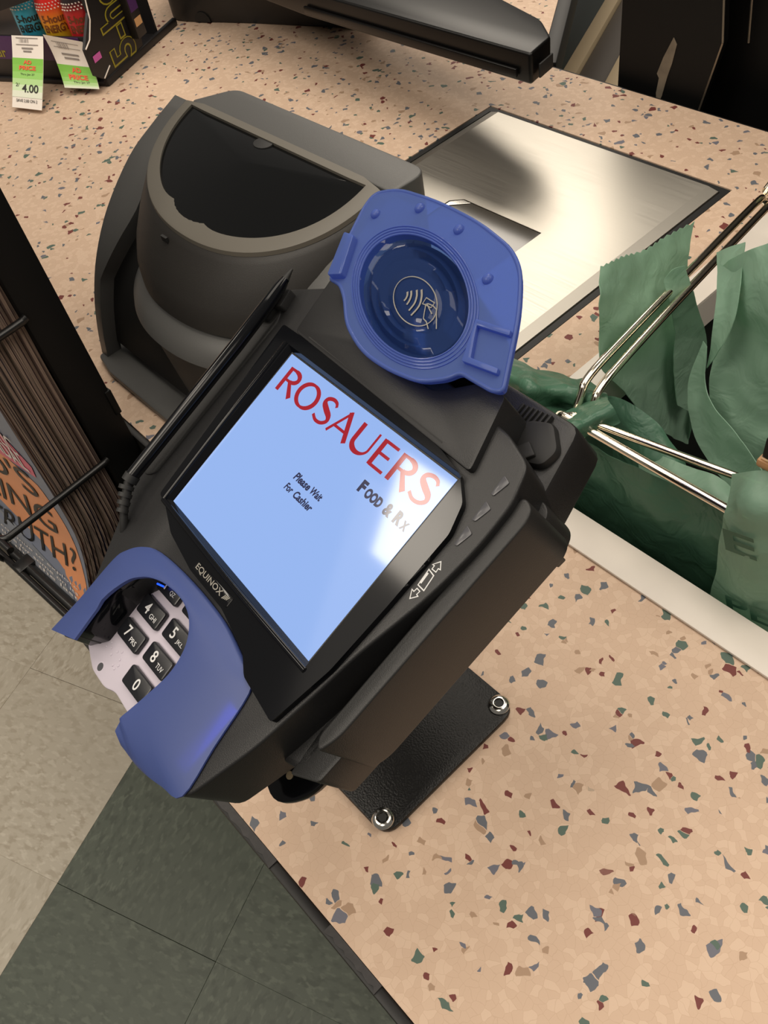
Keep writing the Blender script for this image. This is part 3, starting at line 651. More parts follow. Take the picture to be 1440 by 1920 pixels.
a = Acc(); a.add(*loft(rings, False, True)); a.build('dome', 'lens', cl, 80, 'clear rippled blue dome', T)
for p in ((-57.2, 109), (-36.9, 119.2), (-10.3, 118), (18.9, 105.8)):
    a = Acc(); rr = [[(p[0]+q*math.cos(2*math.pi*i/16), p[1]+q*math.sin(2*math.pi*i/16), z) for i in range(16)] for q, z in ((2.3, 12.1), (2.1, 13.1), (1.4, 13.8), (.4, 14.0))]
    a.add(*loft(rr)); a.build('reader_stud', 'cless', cl, 60, None, T)
a = Acc(); a.bm(prism(rpoly([(-62.6, 95.2), (-56, 96), (-46, 79), (-53.2, 75.8)], 1.2), 8, 15.6, .6)); a.build('reader_tab', 'cless', cl, 40, None, T)
a = Acc(); a.bm(prism(rpoly([(28.5, 90.5), (45, 93), (46, 91), (31, 88.6), (38.6, 77.6), (51.6, 79.4), (52.6, 77.4), (36.2, 75)], .6), 11.6, 14.2, .4)); a.build('reader_tab', 'cless', cl, 40, None, T)
# symbol printed on the dome's floor
z = 10.8
SY_w1 = [(-12.59, 87.54), (-11.39, 86.31), (-10.82, 84.98), (-10.86, 83.77)]
SY_w2 = [(-11.26, 88.58), (-9.63, 87.06), (-8.56, 85.05), (-8.2, 83.01)]
SY_w3 = [(-9.09, 89.96), (-6.82, 87.83), (-5.22, 84.87), (-5.16, 81.43)]
SY_w4 = [(-7.08, 91.01), (-4.35, 88.44), (-2.28, 84.81), (-2.46, 80.27)]
SY_card = [(-2.05, 89.17), (-1.65, 86.45), (3.45, 86.72), (3.28, 88.98)]
SY_finger = [(12.95, 80.81), (6.37, 87.13), (3.68, 87.72), (0.68, 87.47), (-0.02, 86.8), (0.99, 85.63)]
SY_thumb = [(0.49, 87.21), (3.25, 85.92), (6.02, 84.83)]
SY_palm = [(0.99, 85.63), (2.45, 83.58), (4.06, 81.61), (6.34, 81.22), (9.58, 79.24)]
a = Acc(); a.add(*stroke(oval(.345, 44, 2.7, -1.4), .42, z, True))
for q in (SY_w1, SY_w2, SY_w3, SY_w4): a.add(*stroke([(p.x, p.y) for p in spline([(x, y, 0) for x, y in q], 4)], .85, z))
a.add(*stroke(SY_card, .38, z, True))
for q in (SY_finger, SY_thumb, SY_palm): a.add(*stroke(q, .42, z+.01))
a.build('contactless_symbol', 'silver', cl, 0, None, T)
# data plug and cable at the right shoulder
a = Acc(); a.bm(prism(rpoly([(48, 66), (57, 60), (70, 64), (71.5, 72), (62, 80), (52, 76)], 3), -34, -16, 2)); a.bm(prism(rpoly([(56, 63), (62, 61), (66, 66), (60, 69)], .8), -17, -14.4, .4))
a.build('cable_plug', 'rubber', tm, 40, None, T)
for k in range(7):
    c0 = Vector((58-k*2.2, 78.5-k*.3, -22)); a = Acc(); a.bm(box(c0.x-.7, c0.x+.7, c0.y-5.0, c0.y+3.4, -29, -17.5, .5)); a.build('strain_relief_rib', 'rubber', tm, 40, None, T)
a = Acc(); a.add(*tube([(62, 72, -24), (50, 78, -26), (36, 80, -30), (10, 84, -44), (0, 76, -70), (-10, 50, -60), (-20, 10, -46)], 2.6, 10, 6)); a.build('data_cable', 'rubber', tm, 60, None, T)
# stylus cradle
a = Acc(); a.bm(prism(rpoly([(-98, 40), (-97.5, -36), (-86, -44), (-80, -40), (-79, 48), (-86, 60), (-94, 56)], 3), -14, .8, 1)); a.bm(prism(rpoly([(-88, 62), (-82, 64), (-80, 55), (-86, 52)], 1), -3, 4.4, .8)); a.bm(prism(rpoly([(-92, 52), (-84, 54), (-84, 46), (-92, 44)], 2), -2, 4.2, .8)); a.build('stylus_cradle', 'black', tm, 40, None, T)

# stylus with its tether: lies in the cradle, so a thing of its own
st = root('stylus', 'black tethered stylus lying in the cradle left of the lit screen', 'stylus', T((-84, 0, 8)))
ax = [(-84.4, 71.2, 8.6), (-84.3, 69, 8.5), (-84.0, 66, 8.3), (-83.6, 61, 8.2), (-83, 52, 8), (-82.2, 30, 8), (-82, 0, 8), (-81.8, -46, 8)]
a = Acc(); a.add(*tube(ax[2:], 3, 16, 0, True, [2.0, 2.9, 3.3, 3.4, 3.4, 3.2])); a.build('barrel', 'gloss', st, 50, None, T)
a = Acc(); a.add(*tube(ax[:3], 1, 12, 0, True, [.5, 1.1, 1.8])); a.build('tip', 'rubber', st, 50, None, T)
a = Acc(); a.add(*tube([(-81.8, -45.6, 8), (-81.4, -49, 7.8)], 3.7, 12))
for k in range(4): a.add(*tube([(-81+k*1.6, -51-k*3.0, 7.5-k*.9), (-80.3+k*1.6, -52.7-k*3.0, 7.2-k*.9)], 3.5-k*.25, 12))
a.add(*tube([(-81.4, -49, 7.8), (-76, -61, 4)], 2.2, 10)); a.build('strain_relief', 'rubber', st, 40, None, T)
a = Acc(); a.add(*tube([(-77, -59, 4.6), (-73.5, -68, -1), (-73, -78, -12), (-72, -88, -30), (-60, -80, -56), (-46, -55, -56)], 1.9, 10, 6)); a.build('tether', 'rubber', st, 60, None, T)

# control points of the bag skins, metres
S_A = [[[-0.3157,0.4178,0.0975],[-0.3148,0.4402,0.0935],[-0.3173,0.4689,0.0812],[-0.3159,0.4957,0.0792],[-0.3136,0.5257,0.0749]],[[-0.3006,0.3978,0.0898],[-0.3052,0.4329,0.0726],[-0.3048,0.4609,0.0625],[-0.3057,0.4883,0.0574],[-0.3034,0.5082,0.049]],[[-0.2968,0.3948,0.0612],[-0.2943,0.4204,0.055],[-0.2931,0.4542,0.0431],[-0.2953,0.4895,0.0243],[-0.2929,0.5179,0.0018]],[[-0.2885,0.3873,0.0412],[-0.2919,0.4245,0.0126],[-0.2886,0.4581,-0.0042],[-0.2904,0.5019,-0.0248],[-0.2895,0.5294,-0.0347]],[[-0.2823,0.4098,0.0046],[-0.2798,0.4346,-0.0154],[-0.2814,0.468,-0.0445],[-0.2831,0.503,-0.0658],[-0.2807,0.5113,-0.0645]],[[-0.2673,0.4199,-0.0309],[-0.2702,0.4484,-0.0619],[-0.2707,0.4761,-0.0944],[-0.2697,0.4928,-0.1109],[-0.2664,0.4896,-0.0798]]]
S_A2 = [[[-0.293,0.4621,0.0693],[-0.29,0.4681,0.0762],[-0.287,0.4771,0.0753]],[[-0.285,0.4607,0.0526],[-0.282,0.4727,0.0512],[-0.279,0.4811,0.0521]],[[-0.283,0.4711,0.0167],[-0.28,0.4876,0.0097],[-0.277,0.5084,-0.0109]],[[-0.279,0.4676,-0.0111],[-0.276,0.4858,-0.0282],[-0.273,0.5053,-0.0466]],[[-0.271,0.4683,-0.0474],[-0.268,0.4793,-0.0601],[-0.265,0.4831,-0.0643]]]
S_B = [[[-0.2612,0.4814,0.0828],[-0.2411,0.4741,0.1074],[-0.2273,0.4797,0.1167]],[[-0.2507,0.4683,0.0685],[-0.2268,0.4571,0.0867],[-0.2057,0.4502,0.1028]],[[-0.238,0.4537,0.0515],[-0.2189,0.4514,0.0581],[-0.1963,0.4467,0.0686]],[[-0.2286,0.4334,0.0265],[-0.208,0.4378,0.0252],[-0.1833,0.4393,0.0289]],[[-0.2084,0.4245,-0.0072],[-0.1897,0.425,-0.0061],[-0.1704,0.429,-0.0015]],[[-0.1827,0.4287,-0.0448],[-0.1709,0.4221,-0.0388],[-0.1556,0.4148,-0.0291]]]
S_B2 = [[[-0.2759,0.5,0.0769],[-0.2659,0.5,0.0867],[-0.2563,0.5,0.0936]],[[-0.2496,0.46,0.0832],[-0.2412,0.46,0.0892],[-0.2341,0.46,0.0987]],[[-0.2367,0.44,0.0706],[-0.2293,0.44,0.0752],[-0.2227,0.44,0.0829]],[[-0.2305,0.43,0.0429],[-0.2265,0.43,0.0548],[-0.2223,0.43,0.0664]]]
S_A3 = [[[-0.237,0.43,0.0634],[-0.2351,0.43,0.062],[-0.2333,0.43,0.0606]],[[-0.2373,0.42,0.0313],[-0.2283,0.42,0.029],[-0.2247,0.42,0.0387]],[[-0.2232,0.41,0.0057],[-0.2125,0.41,0.0127],[-0.2056,0.41,0.0302]],[[-0.2028,0.4,-0.0052],[-0.1895,0.4,0.0042],[-0.1794,0.4,0.0271]],[[-0.172,0.385,-0.0029],[-0.1624,0.385,0.01],[-0.1551,0.385,0.0261]],[[-0.1542,0.37,0.0083],[-0.148,0.37,0.016],[-0.1424,0.37,0.0257]]]
S_C = [[[-0.3542,0.3681,0.028],[-0.3289,0.3623,0.034],[-0.3163,0.3801,0.024],[-0.2798,0.3801,0.032]],[[-0.3275,0.3342,0.05],[-0.3021,0.3324,0.056],[-0.2895,0.351,0.046],[-0.2548,0.3528,0.054]],[[-0.3325,0.3362,0.03],[-0.302,0.3318,0.036],[-0.2938,0.3534,0.026],[-0.2617,0.3515,0.034]],[[-0.3112,0.3175,0.045],[-0.2815,0.3115,0.051],[-0.2773,0.3255,0.041],[-0.2588,0.3197,0.049]]]
S_C2 = [[[-0.2732,0.3206,0.045],[-0.2746,0.3388,0.045],[-0.2729,0.3534,0.045],[-0.2657,0.3644,0.045]],[[-0.2557,0.3105,0.062],[-0.2525,0.3223,0.062],[-0.2492,0.3343,0.062],[-0.2472,0.3453,0.062]],[[-0.2531,0.3182,0.05],[-0.2467,0.3265,0.05],[-0.2433,0.3386,0.05],[-0.241,0.3467,0.05]]]
S_D = [[[-0.2728,0.329,0.0405],[-0.2423,0.333,0.0322],[-0.204,0.326,0.0462],[-0.1763,0.332,0.0421],[-0.1484,0.329,0.049]],[[-0.2686,0.322,0.015],[-0.2351,0.326,0.0024],[-0.1959,0.319,0.0173],[-0.1674,0.325,0.0131],[-0.1405,0.322,0.0174]],[[-0.2752,0.329,-0.0311],[-0.2383,0.333,-0.0429],[-0.1966,0.326,-0.0313],[-0.1659,0.332,-0.0345],[-0.1396,0.329,-0.0309]],[[-0.2784,0.33,-0.0735],[-0.2419,0.334,-0.0871],[-0.198,0.327,-0.0732],[-0.1647,0.333,-0.0814],[-0.1342,0.33,-0.0805]]]
S_D2 = [[[-0.3121,0.385,-0.0154],[-0.2785,0.385,0.0218],[-0.244,0.385,0.024],[-0.2207,0.385,0.0088],[-0.2023,0.385,-0.0116],[-0.1891,0.385,-0.0131]],[[-0.2995,0.373,-0.0142],[-0.2638,0.373,0.0145],[-0.2339,0.373,0.0125],[-0.2086,0.373,0.0028],[-0.1934,0.373,-0.0142],[-0.1771,0.373,-0.01]],[[-0.2867,0.361,-0.0252],[-0.253,0.361,-0.0073],[-0.2234,0.361,-0.0031],[-0.1941,0.361,-0.0094],[-0.1759,0.361,-0.0181],[-0.1633,0.361,-0.0192]],[[-0.2762,0.349,-0.0501],[-0.2417,0.349,-0.0358],[-0.2096,0.349,-0.0284],[-0.1828,0.349,-0.0302],[-0.1653,0.349,-0.0332],[-0.1527,0.349,-0.034]]]
S_D3 = [[[-0.2435,0.372,0.0024],[-0.2216,0.372,0.0082],[-0.1966,0.372,0.0135],[-0.1788,0.372,0.0174],[-0.1597,0.372,0.0102]],[[-0.2296,0.36,-0.0011],[-0.2082,0.36,0.0062],[-0.1877,0.36,0.0106],[-0.1703,0.36,0.0158],[-0.152,0.36,0.0113]],[[-0.2153,0.348,-0.0082],[-0.1983,0.348,-0.0035],[-0.178,0.348,0.0015],[-0.1586,0.348,0.0062],[-0.143,0.348,0.0055]]]
S_E = [[[-0.153,0.335,0.0727],[-0.1407,0.331,0.087],[-0.1303,0.335,0.0911]],[[-0.1436,0.318,0.0681],[-0.1306,0.314,0.0822],[-0.1181,0.318,0.0838]],[[-0.1409,0.313,0.0477],[-0.1241,0.309,0.0612],[-0.1098,0.313,0.0597]],[[-0.1381,0.312,0.019],[-0.1184,0.308,0.0308],[-0.1021,0.312,0.0259]],[[-0.1382,0.313,-0.0208],[-0.1149,0.309,-0.0073],[-0.0932,0.313,-0.0195]],[[-0.1365,0.316,-0.0587],[-0.1101,0.312,-0.0443],[-0.0873,0.316,-0.0568]]]

# ================================================================== CHROME BAG RACK AND GREEN BAGS in the well
rk = root('bag_rack', 'chrome wire bag rack standing in the counter well under the green bags', 'bag rack', (-.2, .45, -.30))
def rod(pts, r, k=6, nm='chrome_rod'):
    a = Acc(); a.add(*tube(pts, r, 12, k)); return a.build(nm, 'chrome', rk, 60)
rod([(-.272, .335, .030), (-.274, .348, .052), (-.277, .362, .060), (-.284, .42, .060), (-.292, .50, .060), (-.3005, .588, .060), (-.302, .604, .056), (-.300, .610, .046)], .0030)
rod([(-.262, .335, .030), (-.263, .348, .050), (-.266, .362, .058), (-.274, .42, .058), (-.283, .50, .058), (-.292, .588, .058), (-.294, .612, .058), (-.302, .618, .056)], .0030)
rod([(-.2985, .600, .066), (-.2985, .616, .070), (-.292, .626, .066), (-.286, .628, .05)], .0042)
rod([(-.272, .3265, .047), (-.272, .3265, .051), (-.262, .3265, .0525), (-.20, .3265, .0525), (-.125, .3265, .0525)], .0031)
rod([(-.272, .329, .047), (-.268, .330, .051), (-.258, .332, .0525), (-.20, .343, .0525), (-.125, .358, .0525)], .0027)
rod([(-.2745, .328, .050), (-.2765, .329, .02), (-.2765, .330, -.10), (-.2765, .330, -.298)], .0032)
rod([(-.283, .338, .030), (-.281, .334, -.05), (-.281, .336, -.298)], .0028)
rod([(-.286, .628, .052), (-.286, .630, 0), (-.286, .632, -.298)], .0032)
a = Acc(); a.bm(box(-.295, .3, .322, .645, -.2995, -.294, .001)); a.build('rack_base', 'wire', rk)

def bag(label, parts, m='bag'):
    c = Vector(parts[0][1][0][0]); b = root('plastic_bag', label, 'bag', c)
    for nm, rows, kw in parts:
        mm = kw.pop('m', m); v, f = sheet(rows, **kw); link(nm, v, f, mm, b, 60)
    return b
bag('green plastic bag with serrated top edge hung over the rods nearest the steel plate', [
    ('front_panel', S_A, dict(k=8, ripple=.0022, seed=1, serrate=.0016)), ('fold', S_A2, dict(k=8, ripple=.0012, seed=2)), ('side_fold', S_A3, dict(k=7, ripple=.0014, seed=3))])
bag('big pale green plastic bag with a hanging strap, rearmost at the right edge', [
    ('front_panel', S_B, dict(k=8, ripple=.003, seed=4)), ('handle', S_B2, dict(k=7, ripple=.0012, seed=5))])
b3 = bag('deep green open plastic bag hanging from the front rods against the white strip', [
    ('front_panel', S_D, dict(k=9, ripple=.0028, seed=6)), ('back_panel', S_D2, dict(k=7, ripple=.0022, seed=7)), ('inner_panel', S_D3, dict(k=7, ripple=.0015, seed=8, m='bag'))], 'bag_dark')
bag('crumpled green plastic bag handles bunched beside the terminal data plug', [
    ('handle', S_C, dict(k=8, ripple=.0042, seed=9)), ('handle', S_C2, dict(k=8, ripple=.003, seed=10))], 'bag_dark')
b4 = bag('light green plastic bag with faded capital letters at the right edge above the white strip', [
    ('front_panel', S_E, dict(k=8, ripple=.0016, seed=11))])
for s, wv, hv, x, z, y in (('E', .020, .017, -.1265, .055, .3075), ('PE', .030, .013, -.110, .004, .3055)):
    v, f = text(s, wv, hv, 0, 0, 0, .02, rot=.30)
    link('bag_lettering', [(x+p[0], y, z+p[1]) for p in v], f, 'bag_print', b4, 0)
bl = root('bag_card', 'small black and tan block on top of the lettered bag at right edge', 'card', (-.12, .342, .09))
a = Acc(); a.bm(box(-.1385, -.09, .333, .352, .0985, .114, .002)); a.build('black_top', 'panel', bl)
a = Acc(); a.bm(box(-.1405, -.09, .3325, .3525, .0905, .0965, .002)); a.build('tan_base', flat('tan_card', (186, 140, 96)), bl)
a = Acc(); a.bm(box(-.1385, -.09, .334, .351, .0965, .0985)); a.build('metal_band', 'chrome', bl)

# ================================================================== MAGAZINE RACK
mr = root('magazine_rack', 'tall black magazine rack with wire pockets left of the terminal', 'magazine rack', (-.65, .08, FZ))
PXR = -.5465
RC, RS = math.cos(math.radians(5)), math.sin(math.radians(5))
def RK(p): dx, dy = p[0]-PXR, p[1]-.06; return Vector((PXR+RC*dx-RS*dy, .06+RS*dx+RC*dy, p[2]))
a = Acc(); a.bm(prism([(-1.1, .104), (PXR, .104), (PXR, .1335), (-1.1, .1335)], FZ+.001, .46, .002)); a.build('back_panel', 'panel', mr, 40, None, RK)
a = Acc(); a.bm(box(PXR-.004, PXR+.0012, .129, .1345, .030, .054, .0008)); a.build('panel_bracket', 'panel', mr, 40, None, RK)
def wire(pts, r, k=0): 
    a = Acc(); a.add(*tube(pts, r, 10, k)); return a.build('wire', 'wire', mr, 60, None, RK)
for z in (.0, .142):
    wire([(PXR+.001, .106, z+.001), (PXR+.001, .095, z), (PXR+.001, .02, z), (PXR, .008, z), (PXR-.006, .0045, z), (PXR-.02, .004, z), (-1.0, .004, z)], .0029, 4)
for (y, z, r) in ((.010, -.130, .0034), (.0185, -.131, .0050), (.060, -.146, .003), (.09, -.146, .003)): wire([(-1.0, y, z), (-.60, y, z), (PXR-.004, y, z)], r)
wire([(PXR-.006, .010, -.130), (PXR-.006, .03, -.146), (PXR-.006, .106, -.146)], .0034, 4)
for x in (-.672, -.80): wire([(x, .003, .0), (x, .003, -.06), (x, .006, -.122), (x, .012, -.134), (x, .03, -.148), (x, .10, -.148)], .0026, 4)
a = Acc(); a.bm(box(-1.0, PXR-.002, .0185, .024, -.150, -.142, .002)); a.bm(box(-.655, -.640, .0085, .026, -.137, -.126, .001)); a.build('pocket_lip', 'wire', mr, 40, None, RK)
a = Acc(); a.bm(box(-1.0, PXR-.002, .03, .103, -.1515, -.1495, .0005)); a.build('pocket_floor', 'wire', mr, 40, None, RK)
# magazines: a curved slab each, cover skin and page block
CV = [(.0655, .34), (.0575, .10), (.0560, .05), (.0545, 0), (.0515, -.045), (.0455, -.075), (.0365, -.103), (.0285, -.124), (.0205, -.140)]
FC = [Vector((0, y, z)) for y, z in CV]
def fcurve(i, t):
    p = cat(FC, t); f = i/13.0; base = .0575
    y = .0585+i*.0032+(p.y-base)*(1-.75*f) if p.z < .10 else p.y+.001+i*.0032
    return Vector((0, y, p.z-.004*((i*7) % 3-1)*(1 if t > .8 else 0)))
NS = 22
ORD = 'first second third fourth fifth sixth seventh eighth ninth tenth eleventh twelfth last'.split()
cols = [(70, 76, 104), (92, 60, 44), (168, 150, 134), (52, 44, 50), (132, 118, 108), (44, 36, 44), (40, 40, 66), (60, 44, 46), (120, 104, 92), (58, 40, 46), (146, 128, 116), (66, 44, 52), (110, 90, 84), (90, 70, 68)]
for i in range(14):
    xr = -.5525-.0022*((i*5) % 4)*.6-(.0 if i else 0)
    th = .0028
    lab = {0: 'front magazine with orange cover and big black headline letters in the wire rack', 1: 'magazine with brown and yellow cover directly behind the orange headline magazine'}.get(i, 'edge on magazine in the wire rack, %s behind the orange headline cover' % ORD[i-1] if i else '')
    mg = root('magazine', lab, 'magazine', (-.65, .07+i*.0032, -.13), 'magazines packed behind the front two' if i > 1 else None)
    fr = [fcurve(i, k/NS) for k in range(NS+1)]
    cv = fr if i == 0 else fr[8:] if False else fr
    def strip(off0, off1, x0, x1):
        v = []; f = []
        for p in cv: v += [(x0, p.y+off0, p.z), (x1, p.y+off0, p.z), (x1, p.y+off1, p.z), (x0, p.y+off1, p.z)]
        for k in range(len(cv)-1):
            for q in range(4): f.append((4*k+q, 4*k+(q+1) % 4, 4*k+4+(q+1) % 4, 4*k+4+q))
        n = 4*(len(cv)-1); f += [(0, 1, 2, 3), (n+3, n+2, n+1, n)]; return v, f
    v, f = strip(.0, .0003, -.765, xr+.0012); link('cover', [RK(q) for q in v], f, flat('cover_%d' % i, cols[i], .35) if i else flat('cover_0', (120, 126, 142), .35), mg, 50)
    v, f = strip(.0004, th, -.765, xr); link('pages', [RK(q) for q in v], f, 'pages', mg, 50)
def onc(x, s, e=.00025, i=0):
    s = min(max(s, 0), 1); p = fcurve(i, s); return RK((x, p.y-e, p.z))
def zt(z, i=0):
    lo, hi = 0.0, 1.0
    for _ in range(30):
        m_ = (lo+hi)/2
        if fcurve(i, m_).z > z: lo = m_
        else: hi = m_
    return lo
def patch(pts0, pts1, mt, e, mg, nm='cover_print'):
    """band of print between two polylines given as (x, z)"""
    v = []; f = []; n = 24
    def at(P, t):
        k = min(int(t*(len(P)-1)), len(P)-2); q = t*(len(P)-1)-k; return (P[k][0]+(P[k+1][0]-P[k][0])*q, P[k][1]+(P[k+1][1]-P[k][1])*q)
    for k in range(n+1):
        A_, B_ = at(pts0, k/n), at(pts1, k/n)
        for q in range(7): v.append(onc(A_[0]+(B_[0]-A_[0])*q/6, zt(A_[1]+(B_[1]-A_[1])*q/6), e))
    for k in range(n):
        for q in range(6): f.append((7*k+q, 7*k+q+1, 7*k+8+q, 7*k+7+q))
    link(nm, v, f, mt, mg, 50)
def word_on(s, xl, xr_, tl, tr_, ht, mt, e, mg, bold=.0, sh=0.0):
    """lettering between two corners (x, t) on the cover, t being the way down it"""
    v, f = text(s, 1.0, 1.0, .5, .5, 0, bold, sh)
    link('cover_lettering', [onc(xl+(xr_-xl)*p[0], (tl+(tr_-tl)*p[0])-ht*p[1], e) for p in v], f, mt, mg, 0)
mg = [o for o in COL.objects if o.name == 'magazine'][0]
OR = flat('orange_cover_print', (226, 150, 104), .35); PK = flat('pink_cover_print', (214, 96, 120), .35); BK = flat('black_cover_print', (14, 12, 14), .3)
WP = flat('white_cover_print', (222, 214, 208), .35); GR = flat('grey_cover_photo', (128, 132, 140), .35)
patch([(-.765, .02), (-.70, .008), (-.60, .0), (-.575, -.004), (-.566, -.03), (-.559, -.065), (-.5545, -.10), (-.5535, -.139)], [(-.765, -.085), (-.70, -.090), (-.66, -.095), (-.62, -.098), (-.60, -.104), (-.585, -.112), (-.572, -.124), (-.562, -.1395)], OR, .0004, mg)
patch([(-.765, .075), (-.59, .048), (-.560, .028)], [(-.765, -.02), (-.63, .0), (-.566, .012)], PK, .0006, mg)
patch([(-.765, -.098), (-.66, -.108), (-.61, -.115), (-.575, -.128)], [(-.765, -.1395), (-.66, -.1395), (-.61, -.1395), (-.575, -.1395)], GR, .0005, mg)
word_on('IN PUBLIC', -.66, -.572, zt(.030), zt(.032), .05, WP, .0012, mg, .01); word_on('SCANDAL', -.67, -.572, zt(.004), zt(.014), .05, WP, .0012, mg, .02)
word_on("O'S", -.70, -.588, zt(-.050), zt(-.030), .095, BK, .0012, mg, .0, .1)
word_on('LLING', -.745, -.583, zt(-.093), zt(-.068), .115, BK, .0012, mg, .0, .1)
word_on('TRUTH?', -.72, -.562, zt(-.118), zt(-.096), .115, BK, .0012, mg, .0, .1)
for k, s in enumerate(('continue to explore', 'time for some on its', 'of that the last')):
    word_on(s, -.70, -.566, zt(-.1205)+k*.036, zt(-.116)+k*.036, .024, WP, .0014, mg, .006)
mg = [o for o in COL.objects if o.name == 'magazine.001'][0]
vs = []; n = 28
for k in range(n):
    a_ = 2*math.pi*k/n; vs.append(onc(-.566+.010*math.cos(a_), zt(.075+.012*math.sin(a_), 1), .0004, 1))
link('cover_print', vs, [tuple(range(n))], flat('ochre_cover_print', (150, 104, 60), .4), mg, 0)

# ================================================================== ENERGY SHOT DISPLAY on the counter
EF = Vector((-1.146, .464, 0)); E1 = Vector((-.904, -.428, 0)).normalized(); E2 = Vector((-.428, .904, 0)).normalized()
E = frame(EF, E1, E2, (0, 0, 1))
BKC = flat('black_carton', (22, 20, 22), .45); PUR = flat('purple_carton', (74, 40, 92), .45); YEL = flat('yellow_green_print', (150, 140, 40), .5); MAG = flat('magenta_print', (206, 96, 176), .5)
WHT = flat('paper_white', (236, 226, 216), .6); BLKI = flat('tag_black_print', (40, 36, 34), .6); GRYI = flat('tag_grey_print', (140, 130, 124), .6); ORI = flat('tag_orange_print', (236, 92, 56), .6)
bx = root('energy_shot_display', 'black cardboard counter display tray of small energy drink bottles behind price tags', 'display box', E((.09, .05, 0)))
a = Acc(); a.bm(box(.0, .20, -.004, .135, .0003, .006, .001)); a.bm(box(-.004, .003, -.004, .175, .0003, .010, .002)); a.build('tray', BKC, bx, 40, None, E)
a = Acc(); a.bm(box(.012, .20, .0, .003, .006, .060, .0006)); a.build('front_lip', BKC, bx, 40, None, E)
a = Acc(); a.bm(box(.02, .20, -.0008, -.0001, .030, .0595)); a.build('lip_panel', PUR, bx, 0, 'purple printed panel of the lip', E)
a = Acc(); a.bm(box(.003, .20, .132, .135, .006, .20)); a.build('rear_wall', BKC, bx, 0, None, E)
wl = [(-.020, .022), (.0, .006), (.088, .006), (.10, .06), (.104, .20), (.016, .20), (.010, .085), (-.020, .054)]
a = Acc(); a.add([(-.002, b, z) for b, z in wl]+[(.002, b, z) for b, z in wl], [tuple(range(8)), tuple(range(15, 7, -1))]+[(k, (k+1) % 8, 8+(k+1) % 8, 8+k) for k in range(8)]); a.build('side_wall', BKC, bx, 0, None, E)
a = Acc(); hd = [(.21, .074), (.132, .090), (.070, .104), (.070, .17), (.21, .17)]; a.add([(p, -.002, z) for p, z in hd]+[(p, .004, z) for p, z in hd], [tuple(range(5)), tuple(range(9, 4, -1))]+[(k, (k+1) % 5, 5+(k+1) % 5, 5+k) for k in range(5)]); a.build('header_card', BKC, bx, 0, None, E)
a = Acc(); a.add([(.19, .02, .05), (.118, .02, .05), (.126, .02, .092), (.19, .02, .08)], [(0, 1, 2, 3)]); a.build('grey_divider', flat('grey_card', (120, 112, 110)), bx, 0, None, E)
def side_text(s, z0, z1, b0, b1, mt, e, bold):
    v, f = text(s, z1-z0, b1-b0, 0, 0, 0, bold)
    link('carton_lettering', [E((-.002-e, (b0+b1)/2-p[1], (z0+z1)/2+p[0])) for p in v], f, mt, bx, 0)
side_text('5-hour', .010, .155, .020, .076, YEL, .0004, .045); side_text('5-hour', .0125, .1525, .0225, .0735, BKC, .0008, .012)
a = Acc(); a.add([(-.0026, -.012, .034), (-.0026, .004, .034), (-.0026, .004, .042), (-.0026, -.012, .042)], [(0, 1, 2, 3)]); a.build('carton_print', MAG, bx, 0, None, E)
a = Acc(); a.add(*tube([(-.0028, -.019, .054), (-.0028, -.006, .060), (-.0028, .008, .078), (-.0028, .013, .10)], .0009, 6)); a.build('torn_edge', WHT, bx, 40, 'white torn cardboard edge', E)
a = Acc(); a.add(*tube([(-.0028, -.006, .012), (-.0028, .012, .020)], .0008, 6)); a.build('torn_edge', WHT, bx, 40, 'white torn cardboard edge', E)
v, f = text('5-hour', .05, .013, 0, 0, 0, .02); link('carton_lettering', [E((.175-p[0], -.0012, .039+p[1])) for p in v], f, YEL, bx, 0)
# bottles
def grad(name, stops):
    m = bpy.data.materials.new(name); m.use_nodes = True; nt = m.node_tree; b = nt.nodes['Principled BSDF']; b.inputs['Roughness'].default_value = .3
    tc = nt.nodes.new('ShaderNodeTexCoord'); s = nt.nodes.new('ShaderNodeSeparateXYZ'); r = nt.nodes.new('ShaderNodeValToRGB')
    nt.links.new(tc.outputs['Generated'], s.inputs[0]); nt.links.new(s.outputs[2], r.inputs[0]); nt.links.new(r.outputs[0], b.inputs['Base Color'])
    el = r.color_ramp.elements; el[0].position, el[0].color = stops[0][0], lin(stops[0][1]); el[1].position, el[1].color = stops[-1][0], lin(stops[-1][1])
    for p, c in stops[1:-1]: e = el.new(p); e.color = lin(c)
    return m
BG = [('blue', grad('blue_sleeve', [(0, (196, 224, 226)), (.45, (52, 150, 178)), (1, (60, 168, 196))])), ('rasta', grad('red_yellow_sleeve', [(.35, (176, 172, 40)), (.6, (222, 150, 30)), (.8, (222, 50, 40)), (1, (206, 30, 40))])), ('dark', grad('red_black_sleeve', [(.5, (196, 36, 44)), (.72, (176, 40, 40)), (.84, (46, 36, 38)), (1, (36, 32, 34))]))]
labs = ['small energy drink bottle in light blue sleeve at left of the tray', 'small energy drink bottle in red to yellow sleeve, middle of the tray', 'small energy drink bottle in black and red sleeve beside the side wall']
